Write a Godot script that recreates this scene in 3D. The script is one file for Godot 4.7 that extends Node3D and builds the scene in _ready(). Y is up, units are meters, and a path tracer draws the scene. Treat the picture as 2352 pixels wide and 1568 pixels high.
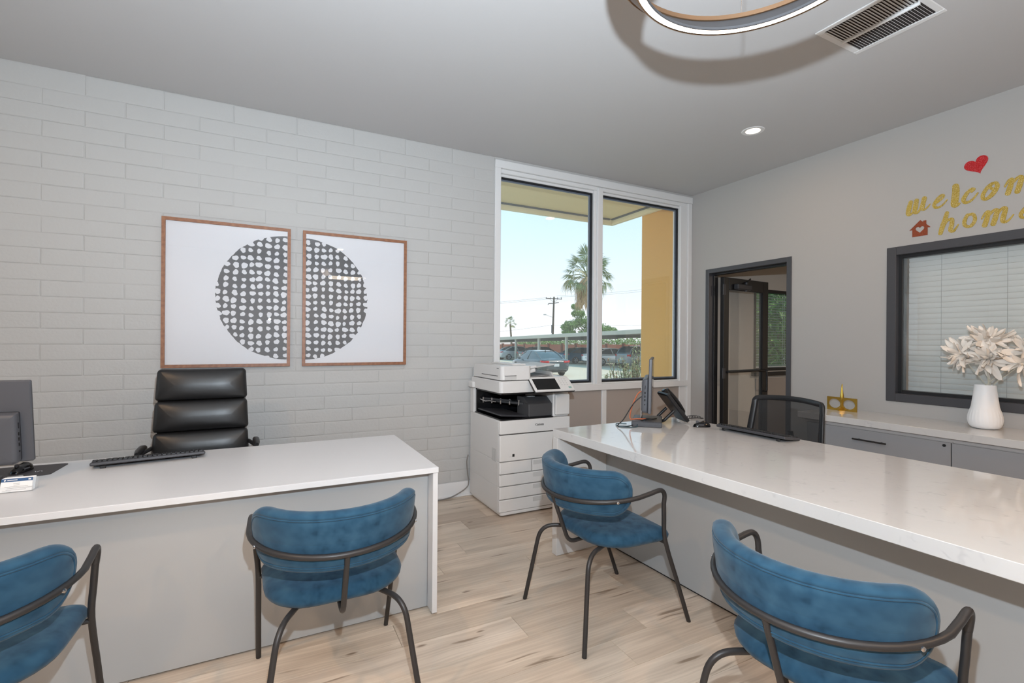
extends Node3D
# World: y up, metres. The brick wall stands at z = ZA, the wall with the door at x = XB, the camera's foot is the origin.
const ZA := -3.90
const XB := 4.247
const H := 2.97
const XL := -3.2
const ZF := 2.6

var M := {}
var taken := {}


# ---------------------------------------------------------------- mesh builder
class MB:
	var v := PackedVector3Array()
	var n := PackedVector3Array()
	var u := PackedVector2Array()
	var ix := PackedInt32Array()
	var xf := Transform3D()

	func at(t: Transform3D) -> MB:
		xf = t
		return self

	func put(p: Vector3, nn: Vector3, uv := Vector2.ZERO) -> int:
		v.append(xf * p)
		n.append((xf.basis * nn).normalized())
		u.append(uv)
		return v.size() - 1

	# polygon (convex), turned so that its normal looks along hint
	func poly(pts: Array, hint: Vector3, uvs: Array = []) -> void:
		var p := pts.duplicate()
		var q := uvs.duplicate()
		var nn := Vector3.ZERO
		for k in range(1, p.size() - 1):
			nn += (p[k] - p[0]).cross(p[k + 1] - p[0])
		if nn.dot(hint) < 0.0:
			p.reverse()
			q.reverse()
			nn = -nn
		nn = nn.normalized()
		var first := v.size()
		for k in p.size():
			put(p[k], nn, q[k] if q.size() else Vector2.ZERO)
		for k in range(1, p.size() - 1):
			ix.append_array([first, first + k + 1, first + k])

	func box(c: Vector3, s: Vector3, bev := 0.0, b := Basis()) -> MB:
		var h := s / 2.0
		var keep := xf
		xf = xf * Transform3D(b, c)
		bev = minf(bev, minf(h.x, minf(h.y, h.z)) * 0.9)
		var P := func(k: int, s3: Vector3) -> Vector3:
			var r := Vector3(s3.x * (h.x - bev), s3.y * (h.y - bev), s3.z * (h.z - bev))
			r[k] = s3[k] * h[k]
			return r
		for k in 3:
			var a := (k + 1) % 3
			var d := (k + 2) % 3
			for sg in [-1.0, 1.0]:
				var pts := []
				for q in [[-1, -1], [1, -1], [1, 1], [-1, 1]]:
					var s3 := Vector3.ZERO
					s3[k] = sg
					s3[a] = q[0]
					s3[d] = q[1]
					pts.append(P.call(k, s3))
				var hint := Vector3.ZERO
				hint[k] = sg
				poly(pts, hint)
		if bev > 0.0:
			for k in 3:
				var a := (k + 1) % 3
				var d := (k + 2) % 3
				for sa in [-1.0, 1.0]:
					for sd in [-1.0, 1.0]:
						var lo := Vector3.ZERO
						lo[k] = -1
						lo[a] = sa
						lo[d] = sd
						var hi := lo
						hi[k] = 1
						var hint := lo
						hint[k] = 0
						poly([P.call(a, lo), P.call(a, hi), P.call(d, hi), P.call(d, lo)], hint)
			for sx in [-1.0, 1.0]:
				for sy in [-1.0, 1.0]:
					for sz in [-1.0, 1.0]:
						var s3 := Vector3(sx, sy, sz)
						poly([P.call(0, s3), P.call(1, s3), P.call(2, s3)], s3)
		xf = keep
		return self

	# rows of points -> smooth surface; turned outwards by its signed volume unless flip is 0 or 1
	func grid(rows: Array, closed := false, turn := -1) -> MB:
		var w: int = rows[0].size()
		var hgt: int = rows.size()
		var tris := PackedInt32Array()
		var m: int = w if closed else w - 1
		for j in hgt - 1:
			for i in m:
				var a := j * w + i
				var b := j * w + (i + 1) % w
				var c := (j + 1) * w + (i + 1) % w
				var d := (j + 1) * w + i
				tris.append_array([a, b, c, a, c, d])
		var pts := PackedVector3Array()
		for r in rows:
			for p in r:
				pts.append(p)
		var mid := Vector3.ZERO
		for p in pts:
			mid += p
		mid /= pts.size()
		var vol := 0.0
		for t in range(0, tris.size(), 3):
			vol += (pts[tris[t]] - mid).dot((pts[tris[t + 1]] - mid).cross(pts[tris[t + 2]] - mid))
		var flip := vol < 0.0 if turn < 0 else turn == 1
		var nn := PackedVector3Array()
		nn.resize(pts.size())
		for t in range(0, tris.size(), 3):
			var a := tris[t]
			var b := tris[t + 1]
			var c := tris[t + 2]
			var f := (pts[b] - pts[a]).cross(pts[c] - pts[a])
			if flip:
				f = -f
			nn[a] += f
			nn[b] += f
			nn[c] += f
		# points that coincide (a collapsed pole) share one normal
		var first := v.size()
		for k in pts.size():
			var q := nn[k]
			put(pts[k], q.normalized() if q.length() > 1e-12 else Vector3.UP, Vector2(float(k % w) / maxf(1, w - 1), float(k / w) / maxf(1, hgt - 1)))
		for t in range(0, tris.size(), 3):
			if flip:
				ix.append_array([first + tris[t], first + tris[t + 1], first + tris[t + 2]])
			else:
				ix.append_array([first + tris[t], first + tris[t + 2], first + tris[t + 1]])
		return self

	func tube(path: Array, r: float, seg := 8, caps := true, radii: Array = []) -> MB:
		var p := path
		var up := Vector3.UP
		var rows := []
		var side := Vector3.ZERO
		for k in p.size():
			var dir: Vector3 = (p[mini(k + 1, p.size() - 1)] - p[maxi(k - 1, 0)]).normalized()
			if side == Vector3.ZERO:
				side = dir.cross(up if absf(dir.dot(up)) < 0.95 else Vector3.RIGHT).normalized()
			else:
				side = (side - dir * side.dot(dir)).normalized()
			var o := dir.cross(side)
			var row := PackedVector3Array()
			var rr: float = radii[k] if radii.size() else r
			for s in seg:
				var a := TAU * s / seg
				row.append(p[k] + (side * cos(a) + o * sin(a)) * rr)
			rows.append(row)
		grid(rows, true)
		if caps:
			poly(Array(rows[0]), p[0] - p[1])
			poly(Array(rows[-1]), p[-1] - p[-2])
		return self

	# profile of Vector2(radius, height), split into separate smooth pieces at sharp corners
	func lathe(prof: Array, seg := 24, wave = null) -> MB:
		var runs := [[prof[0]]]
		for k in range(1, prof.size()):
			runs[-1].append(prof[k])
			if k < prof.size() - 1:
				var a: Vector2 = (prof[k] - prof[k - 1]).normalized()
				var b: Vector2 = (prof[k + 1] - prof[k]).normalized()
				if a.dot(b) < 0.8:
					runs.append([prof[k]])
		for run in runs:
			if run.size() < 2:
				continue
			var rows := []
			for q in run:
				var row := PackedVector3Array()
				for s in seg:
					var a := TAU * s / seg
					var r: float = q.x * (wave.call(a, q.y) if wave != null else 1.0)
					row.append(Vector3(r * cos(a), q.y, r * sin(a)))
				rows.append(row)
			# a profile that runs upwards has its outside on the right-hand side: rings turn from x to z
			grid(rows, true, 1)
		return self

	# polygon in the xy plane pulled from z0 to z1
	func extrude(outline: PackedVector2Array, z0: float, z1: float, cap := true) -> MB:
		var pts := outline
		if Geometry2D.is_polygon_clockwise(pts):
			pts.reverse()
		if cap:
			var t := Geometry2D.triangulate_polygon(pts)
			for k in range(0, t.size(), 3):
				var a := pts[t[k]]
				var b := pts[t[k + 1]]
				var c := pts[t[k + 2]]
				poly([Vector3(a.x, a.y, z1), Vector3(b.x, b.y, z1), Vector3(c.x, c.y, z1)], Vector3.BACK)
				poly([Vector3(a.x, a.y, z0), Vector3(b.x, b.y, z0), Vector3(c.x, c.y, z0)], Vector3.FORWARD)
		for k in pts.size():
			var a := pts[k]
			var b := pts[(k + 1) % pts.size()]
			poly([Vector3(a.x, a.y, z0), Vector3(b.x, b.y, z0), Vector3(b.x, b.y, z1), Vector3(a.x, a.y, z1)], Vector3(b.y - a.y, a.x - b.x, 0))
		return self

	# outline of Vector2(z, y) pulled along x from xa to xb
	func extrude_side(outline: Array, xa: float, xb: float) -> MB:
		var keep := xf
		xf = xf * Transform3D(Basis(Vector3(0, 0, 1), Vector3(0, 1, 0), Vector3(-1, 0, 0)), Vector3.ZERO)
		extrude(PackedVector2Array(outline), -xb, -xa)
		xf = keep
		return self

	# a padded shape: rounded rectangle 2a x 2b (corner radii from +u+v round to +u-v), swept through prof of Vector2(inset, w) and bent by f(u, v, w)
	func cushion(a: float, b: float, rad: Array, prof: Array, f: Callable, k := 6, e := 6) -> MB:
		var rows := []
		var least := minf(a, b)
		for j in prof.size():
			var q: Vector2 = prof[j]
			# the two ends close up on the middle line
			if (j == 0 or j == prof.size() - 1) and q.x > 0.4 * least:
				q.x = least
			var row := PackedVector3Array()
			var p := MB.ring(a, b, rad, q.x, k, e)
			for c in p:
				row.append(f.call(c.x, c.y, q.y))
			rows.append(row)
		return grid(rows, true)

	static func ring(a: float, b: float, rad: Array, inset: float, k := 6, e := 6) -> PackedVector2Array:
		var out := PackedVector2Array()
		var aa := maxf(a - inset, 0.0)
		var bb := maxf(b - inset, 0.0)
		var sg := [Vector2(1, 1), Vector2(-1, 1), Vector2(-1, -1), Vector2(1, -1)]
		var corners := []
		for c in 4:
			var r := clampf(rad[c] - inset, 0.0, minf(aa, bb))
			corners.append([Vector2(sg[c].x * (aa - r), sg[c].y * (bb - r)), r])
		for c in 4:
			var mid: Vector2 = corners[c][0]
			var r: float = corners[c][1]
			for s in k + 1:
				var t := PI / 2 * (c + float(s) / k)
				out.append(mid + Vector2(cos(t), sin(t)) * r)
			var nx: Vector2 = corners[(c + 1) % 4][0]
			var r2: float = corners[(c + 1) % 4][1]
			var t2 := PI / 2 * (c + 1)
			var p0 := mid + Vector2(cos(t2), sin(t2)) * r
			var p1 := nx + Vector2(cos(t2), sin(t2)) * r2
			for s in range(1, e):
				out.append(p0.lerp(p1, float(s) / e))
		return out

	func mesh() -> ArrayMesh:
		var arr := []
		arr.resize(Mesh.ARRAY_MAX)
		arr[Mesh.ARRAY_VERTEX] = v
		arr[Mesh.ARRAY_NORMAL] = n
		arr[Mesh.ARRAY_TEX_UV] = u
		arr[Mesh.ARRAY_INDEX] = ix
		var am := ArrayMesh.new()
		am.add_surface_from_arrays(Mesh.PRIMITIVE_TRIANGLES, arr)
		return am


# ---------------------------------------------------------------- scene helpers
func numbered(called: String, parent: Node) -> String:
	var key := str(parent.get_instance_id()) + called
	var k: int = taken.get(key, 0)
	taken[key] = k + 1
	return called if k == 0 else "%s_%03d" % [called, k]


func tag(o: Node, label := "", category := "", group := "", kind := "") -> Node:
	for p in [["label", label], ["category", category], ["group", group], ["kind", kind]]:
		if p[1] != "":
			o.set_meta(p[0], p[1])
	return o


func put(called: String, mesh: Mesh, mat: Material, parent: Node = self, t := Transform3D()) -> MeshInstance3D:
	var o := MeshInstance3D.new()
	o.name = numbered(called, parent)
	o.mesh = mesh
	o.material_override = mat
	o.transform = t
	o.cast_shadow = GeometryInstance3D.SHADOW_CASTING_SETTING_ON
	parent.add_child(o, true)
	return o


func part(called: String, b: MB, mat: Material, parent: Node = self, t := Transform3D()) -> MeshInstance3D:
	return put(called, b.mesh(), mat, parent, t)


func struct(called: String, b: MB, mat: Material, label := "") -> MeshInstance3D:
	var o := part(called, b, mat)
	tag(o, label, "", "", "structure")
	return o


func thing(called: String, label: String, category: String, pos := Vector3.ZERO, turn := 0.0, group := "") -> Node3D:
	var o := Node3D.new()
	o.name = numbered(called, self)
	add_child(o, true)
	o.position = pos
	o.rotation.y = turn
	tag(o, label, category, group)
	return o


func dup(src: Node3D, pos: Vector3, turn: float, label: String, group := "") -> Node3D:
	var o: Node3D = src.duplicate()
	o.name = numbered(String(src.name), self)
	add_child(o, true)
	o.position = pos
	o.rotation.y = turn
	tag(o, label, "", group)
	return o


func scatter(called: String, mesh: Mesh, mat: Material, xfs: Array, parent: Node = self, colors: Array = []) -> MultiMeshInstance3D:
	var mm := MultiMesh.new()
	mm.transform_format = MultiMesh.TRANSFORM_3D
	mm.use_colors = colors.size() > 0
	mm.mesh = mesh
	mm.instance_count = xfs.size()
	for k in xfs.size():
		mm.set_instance_transform(k, xfs[k])
		if colors.size():
			mm.set_instance_color(k, colors[k])
	var o := MultiMeshInstance3D.new()
	o.name = numbered(called, parent)
	o.multimesh = mm
	o.material_override = mat
	parent.add_child(o, true)
	return o


# rounds the corners of a path of points
func fillet(p: Array, r: float, seg := 6) -> Array:
	var out := [p[0]]
	for k in range(1, p.size() - 1):
		var a: Vector3 = (p[k - 1] - p[k])
		var b: Vector3 = (p[k + 1] - p[k])
		var d := minf(r, minf(a.length(), b.length()) * 0.48)
		var p0: Vector3 = p[k] + a.normalized() * d
		var p2: Vector3 = p[k] + b.normalized() * d
		for s in seg + 1:
			var t := float(s) / seg
			out.append(p0.lerp(p[k], t).lerp(Vector3(p[k]).lerp(p2, t), t))
	out.append(p[-1])
	return out


# a smooth curve through points
func curve(p: Array, seg := 6) -> Array:
	var out := []
	for k in p.size() - 1:
		var a = p[maxi(k - 1, 0)]
		var b = p[k]
		var c = p[k + 1]
		var d = p[mini(k + 2, p.size() - 1)]
		for s in seg:
			out.append(b.cubic_interpolate(c, a, d, float(s) / seg))
	out.append(p[-1])
	return out


func rect(w: float, h: float, r := 0.0, k := 5) -> PackedVector2Array:
	return MB.ring(w / 2, h / 2, [r, r, r, r], 0.0, k, 1)


func tf(pos: Vector3, rx := 0.0, ry := 0.0, rz := 0.0) -> Transform3D:
	return Transform3D(Basis.from_euler(Vector3(rx, ry, rz)), pos)


# ---------------------------------------------------------------- materials
func mat(color: Color, rough := 0.6, metal := 0.0, spec := 0.5) -> StandardMaterial3D:
	var m := StandardMaterial3D.new()
	m.albedo_color = color
	m.roughness = rough
	m.metallic = metal
	m.metallic_specular = spec
	return m


func g8(r: int, g: int, b: int) -> Color:
	return Color8(r, g, b)


func noise(freq: float, seed_: int, oct := 4, type := FastNoiseLite.TYPE_SIMPLEX_SMOOTH) -> FastNoiseLite:
	var f := FastNoiseLite.new()
	f.noise_type = type
	f.seed = seed_
	f.frequency = freq
	f.fractal_octaves = oct
	return f


func noise_tex(f: FastNoiseLite, size := 512, ramp: Array = [], normal := false, bump := 4.0) -> NoiseTexture2D:
	var t := NoiseTexture2D.new()
	t.width = size
	t.height = size
	t.seamless = true
	t.noise = f
	if ramp.size():
		var g := Gradient.new()
		g.offsets = PackedFloat32Array(ramp.map(func(q): return q[0]))
		g.colors = PackedColorArray(ramp.map(func(q): return q[1]))
		t.color_ramp = g
	if normal:
		t.as_normal_map = true
		t.bump_strength = bump
	return t


func tri(m: StandardMaterial3D, scale: float, world := false) -> StandardMaterial3D:
	m.uv1_triplanar = true
	m.uv1_world_triplanar = world
	m.uv1_scale = Vector3.ONE * scale
	return m


func bumpy(m: StandardMaterial3D, tex: Texture2D, cm: float) -> StandardMaterial3D:
	m.heightmap_enabled = true
	m.heightmap_texture = tex
	m.heightmap_scale = cm
	return m


func pane(tint: Color, a := 0.06) -> StandardMaterial3D:
	var m := mat(Color(tint, a), 0.0)
	m.transparency = BaseMaterial3D.TRANSPARENCY_ALPHA
	return m


func glow(c: Color, e: float) -> StandardMaterial3D:
	var m := mat(Color(0.9, 0.9, 0.9), 0.5)
	m.emission_enabled = true
	m.emission = c
	m.emission_energy_multiplier = e
	return m


func plank_image(sd: int) -> ImageTexture:
	var w := 768
	var h := 112
	var im := Image.create(w, h, false, Image.FORMAT_RGB8)
	var broad := noise(0.006, sd, 3)
	var fine := noise(0.02, sd + 7, 4)
	var crack := noise(0.012, sd + 13, 2)
	var rng := RandomNumberGenerator.new()
	rng.seed = sd * 31 + 5
	var knots := []
	for k in (sd % 3):
		knots.append([Vector2(rng.randf() * w, rng.randf_range(12, h - 12)), rng.randf_range(2.5, 5)])
	var lo := Color8(180, 163, 147)
	var hi := Color8(232, 217, 201)
	var dark := Color8(96, 76, 60)
	for y in h:
		for x in w:
			var bend := broad.get_noise_2d(x * 0.5, y) * 9.0
			var pull := 0.0
			var kd := 99.0
			for q in knots:
				var dx: float = (x - q[0].x) * 0.32
				var dy: float = y - q[0].y
				var d: float = sqrt(dx * dx + dy * dy) / q[1]
				kd = minf(kd, d)
				pull += signf(dy) * 7.0 * exp(-d * d * 0.25)
			var g := fine.get_noise_2d(x * 0.09, (y + bend - pull) * 5.0)
			var b := broad.get_noise_2d(x * 0.35, y * 2.4 + 400.0)
			var t := clampf(0.58 + 0.30 * g + 0.42 * b, 0.0, 1.0)
			var c := lo.lerp(hi, t)
			var s := crack.get_noise_2d(x * 0.22, (y + bend - pull) * 2.6)
			c = c.lerp(dark, clampf((s - 0.58) * 6.0, 0.0, 1.0) * 0.5)
			c = c.lerp(dark, clampf(1.4 - kd, 0.0, 1.0) * 0.6)
			im.set_pixel(x, y, c)
	return ImageTexture.create_from_image(im)


# one half of a dotted disc; inner is the side (-1 left, 1 right) where the disc is cut by the sheet's edge
func art_image(inner: int) -> ImageTexture:
	var ppm := 1000.0
	var w := 726
	var h := 952
	var paper := Color8(216, 217, 222)
	var ink := Color8(60, 61, 66)
	var im := Image.create(w, h, false, Image.FORMAT_RGB8)
	im.fill(paper)
	var cx := w - 1.0 if inner > 0 else 0.0
	var cy := h * 0.503
	var R := 0.444 * ppm
	var nz := noise(0.02, 40 + inner, 2)
	for y in h:
		var dy := y - cy
		var rr := R + nz.get_noise_2d(y, 3) * 5.0
		if absf(dy) < rr:
			var half := sqrt(rr * rr - dy * dy)
			var x0 := clampf(cx - half, 0, w)
			var x1 := clampf(cx + half, 0, w)
			im.fill_rect(Rect2i(int(x0), y, int(x1 - x0), 1), ink)
	var rng := RandomNumberGenerator.new()
	rng.seed = 77 + inner
	var rows := 18
	for j in rows:
		var y := cy - R + (j + 0.55) * 2.0 * R / rows
		for i in 10:
			var x := cx - inner * ((i + 0.32) * 0.0535 * ppm * (1.0 - 0.004 * i))
			var px := x + rng.randf_range(-4, 4) + 5.0 * sin(j * 0.5 + i)
			var py := y + rng.randf_range(-3.5, 3.5) + 5.0 * sin(i * 1.1 + j * 0.3)
			if Vector2(px - cx, py - cy).length() > R + 6:
				continue
			var r0 := rng.randf_range(14.0, 19.5)
			var ex := rng.randf_range(0.88, 1.15)
			var k := rng.randf() * 100.0
			for yy in range(maxi(0, int(py - 28)), mini(h, int(py + 28))):
				for xx in range(maxi(0, int(px - 28)), mini(w, int(px + 28))):
					var d := Vector2((xx - px) / ex, yy - py)
					var a := d.angle()
					if d.length() < r0 * (1.0 + 0.10 * sin(2 * a + k) + 0.07 * sin(3 * a + 2 * k) + 0.04 * sin(5 * a + k)):
						im.set_pixel(xx, yy, paper)
	return ImageTexture.create_from_image(im)


func quartz_image() -> ImageTexture:
	var s := 768
	var im := Image.create(s, s, false, Image.FORMAT_RGB8)
	var a := noise(0.006, 3, 4)
	var b := noise(0.02, 9, 3)
	var base := Color8(208, 206, 204)
	var vein := Color8(160, 159, 161)
	for y in s:
		for x in s:
			# blended with its shifted self towards the edges so that it repeats
			var n1 := a.get_noise_2d(x, y) + 0.25 * b.get_noise_2d(x, y)
			var v := clampf(1.0 - absf(n1 - 0.12) * 14.0, 0.0, 1.0) * clampf(b.get_noise_2d(x + 900, y) * 2.2, 0.0, 1.0)
			var soft := clampf(0.5 + 0.5 * b.get_noise_2d(x * 0.5 + 300, y * 0.5), 0.0, 1.0)
			var edge := minf(minf(x, s - x), minf(y, s - y)) / 60.0
			im.set_pixel(x, y, base.lerp(vein, v * 0.3 * clampf(edge, 0.0, 1.0)).lerp(Color8(200, 198, 197), soft * 0.35 * clampf(edge, 0.0, 1.0)))
	return ImageTexture.create_from_image(im)


func make_materials() -> void:
	var grain := noise_tex(noise(0.03, 5, 4), 256)
	var pitted := noise_tex(noise(0.035, 11, 5), 512)
	M.brick = bumpy(tri(mat(g8(184, 183, 181), 0.62), 2.4), pitted, 0.07)
	M.mortar = bumpy(tri(mat(g8(184, 183, 181), 0.65), 4.0), pitted, 0.05)
	M.wall = bumpy(tri(mat(g8(174, 171, 168), 0.7), 3.0), grain, 0.02)
	M.ceiling = bumpy(tri(mat(g8(190, 189, 189), 0.75), 3.0), grain, 0.02)
	M.trim = mat(g8(222, 222, 222), 0.35)
	M.taupe = mat(g8(166, 156, 149), 0.5)
	M.black_metal = mat(g8(30, 30, 32), 0.42)
	M.frame_gray = mat(g8(66, 66, 70), 0.45)
	M.frame_lip = mat(g8(92, 92, 97), 0.5)
	M.gasket = mat(g8(24, 27, 32), 0.4)
	M.spacer = mat(g8(84, 94, 110), 0.35)
	M.glass = pane(Color(0.92, 0.97, 0.97), 0.05)
	M.floor_base = mat(g8(90, 76, 64), 0.8)
	M.planks = []
	for k in 6:
		var p := mat([g8(255, 253, 250), g8(238, 234, 228), g8(248, 246, 242), g8(226, 220, 214), g8(252, 250, 246), g8(240, 238, 234)][k], 0.42)
		p.albedo_texture = plank_image(k * 11 + 2)
		p.metallic_specular = 0.4
		M.planks.append(p)
	M.laminate = mat(g8(218, 218, 219), 0.32)
	M.panel_gray = mat(g8(172, 173, 173), 0.5)
	var q := tri(mat(Color.WHITE, 0.07), 0.8)
	q.albedo_texture = quartz_image()
	M.quartz = q
	M.drawer_gray = mat(g8(152, 152, 154), 0.5)
	M.carcass = mat(g8(196, 192, 190), 0.5)
	var vel := tri(mat(Color.WHITE, 0.85), 5.0)
	vel.albedo_texture = noise_tex(noise(0.006, 21, 3), 512, [[0.0, g8(26, 54, 74)], [0.25, g8(38, 70, 93)], [0.6, g8(46, 80, 103)], [1.0, g8(56, 90, 112)]])
	vel.rim_enabled = true
	vel.rim = 0.3
	vel.rim_tint = 0.6
	vel.metallic_specular = 0.2
	M.velvet = vel
	M.piping = mat(g8(34, 76, 108), 0.8)
	M.chair_metal = mat(g8(48, 46, 46), 0.42, 0.1)
	M.leather = bumpy(tri(mat(g8(30, 30, 31), 0.36), 6.0), grain, 0.012)
	M.plastic_dark = mat(g8(62, 62, 66), 0.45)
	M.plastic_gray = mat(g8(82, 83, 88), 0.45)
	M.plastic_black = mat(g8(30, 30, 32), 0.4)
	M.shiny_black = mat(g8(20, 20, 22), 0.15)
	M.chrome = mat(g8(210, 210, 212), 0.15, 1.0)
	M.screen_off = mat(g8(24, 24, 26), 0.12)
	M.printer_white = mat(g8(216, 214, 212), 0.42)
	M.printer_seam = mat(g8(70, 69, 68), 0.6)
	M.printer_recess = mat(g8(196, 195, 193), 0.5)
	M.printer_gray = mat(g8(70, 70, 72), 0.45)
	M.white_print = mat(g8(235, 235, 235), 0.5)
	M.black_print = mat(g8(28, 28, 28), 0.5)
	M.gold = mat(g8(196, 160, 72), 0.26, 0.9)
	var gl := tri(mat(Color.WHITE, 0.4, 0.55), 9.0)
	var cell := noise(0.16, 4, 1, FastNoiseLite.TYPE_CELLULAR)
	cell.cellular_return_type = FastNoiseLite.RETURN_CELL_VALUE
	gl.albedo_texture = noise_tex(cell, 512, [[0.0, g8(176, 142, 44)], [0.5, g8(206, 176, 74)], [0.82, g8(226, 202, 104)], [0.9, g8(255, 244, 190)], [1.0, g8(255, 250, 225)]])
	var cn := noise(0.16, 4, 1, FastNoiseLite.TYPE_CELLULAR)
	gl.normal_enabled = true
	gl.normal_texture = noise_tex(cn, 512, [], true, 6.0)
	M.glitter = gl
	var rd := gl.duplicate()
	rd.albedo_texture = noise_tex(cell, 512, [[0.0, g8(172, 14, 22)], [0.6, g8(206, 24, 32)], [0.9, g8(226, 52, 58)], [1.0, g8(255, 190, 190)]])
	rd.metallic = 0.2
	M.glitter_red = rd
	var cu := gl.duplicate()
	cu.albedo_texture = noise_tex(cell, 512, [[0.0, g8(136, 60, 34)], [0.7, g8(160, 78, 48)], [1.0, g8(192, 110, 78)]])
	cu.metallic = 0.3
	M.copper_card = cu
	M.vase = mat(g8(240, 240, 241), 0.5)
	var pet := mat(g8(246, 239, 230), 0.8)
	pet.backlight_enabled = true
	pet.backlight = Color(0.35, 0.32, 0.29)
	M.petal = pet
	M.stem = mat(g8(206, 202, 186), 0.7)
	var fw := tri(mat(Color.WHITE, 0.45), 5.0)
	fw.albedo_texture = noise_tex(noise(0.02, 8, 4), 256, [[0.0, g8(124, 80, 55)], [1.0, g8(158, 108, 76)]])
	M.frame_wood = fw
	M.art = []
	for s in [1, -1]:
		var a := mat(Color.WHITE, 0.5)
		a.albedo_texture = art_image(s)
		M.art.append(a)
	M.bronze = mat(g8(120, 92, 68), 0.35, 0.7)
	M.lamp_inner = mat(g8(56, 56, 58), 0.5)
	M.ring_glow = glow(Color(1.0, 0.93, 0.84), 3.2)
	M.down_glow = glow(Color(1.0, 0.93, 0.82), 4.0)
	var sl := mat(g8(206, 210, 208), 0.5)
	sl.backlight_enabled = true
	sl.backlight = Color(0.12, 0.12, 0.12)
	M.slat = sl
	# outside
	M.stucco = mat(g8(244, 222, 170), 0.9)
	M.fascia = mat(g8(244, 230, 190), 0.8)
	M.orange = mat(g8(230, 174, 92), 0.85)
	M.asphalt = bumpy(tri(mat(g8(206, 193, 174), 0.95), 0.6), pitted, 0.6)
	M.concrete = mat(g8(186, 182, 174), 0.9)
	M.carport = mat(g8(188, 184, 172), 0.6)
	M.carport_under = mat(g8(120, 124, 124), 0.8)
	M.brickred = mat(g8(168, 104, 84), 0.9)
	M.brickcap = mat(g8(112, 72, 60), 0.9)
	M.plaster_pink = mat(g8(236, 218, 200), 0.9)
	M.tire = mat(g8(26, 26, 28), 0.8)
	M.rim = mat(g8(170, 172, 176), 0.3, 0.7)
	M.car_glass = mat(g8(50, 66, 74), 0.06, 0.0, 0.9)
	M.tail = mat(g8(190, 28, 30), 0.2)
	M.leaf = leafy(g8(126, 170, 92))
	M.leaf_light = leafy(g8(146, 176, 110))
	M.leaf_gray = leafy(g8(176, 186, 152))
	M.leaf_dead = leafy(g8(204, 172, 128))
	M.leaf_palm = leafy(g8(104, 122, 72))
	M.bark = mat(g8(110, 94, 78), 0.95)
	M.pole = mat(g8(84, 72, 62), 0.95)
	M.wire = mat(g8(70, 74, 80), 0.8)


func leafy(c: Color) -> StandardMaterial3D:
	var m := mat(c, 0.6)
	m.backlight_enabled = true
	m.backlight = Color(c.r, c.g, c.b) * 0.6
	m.vertex_color_use_as_albedo = true
	return m


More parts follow.
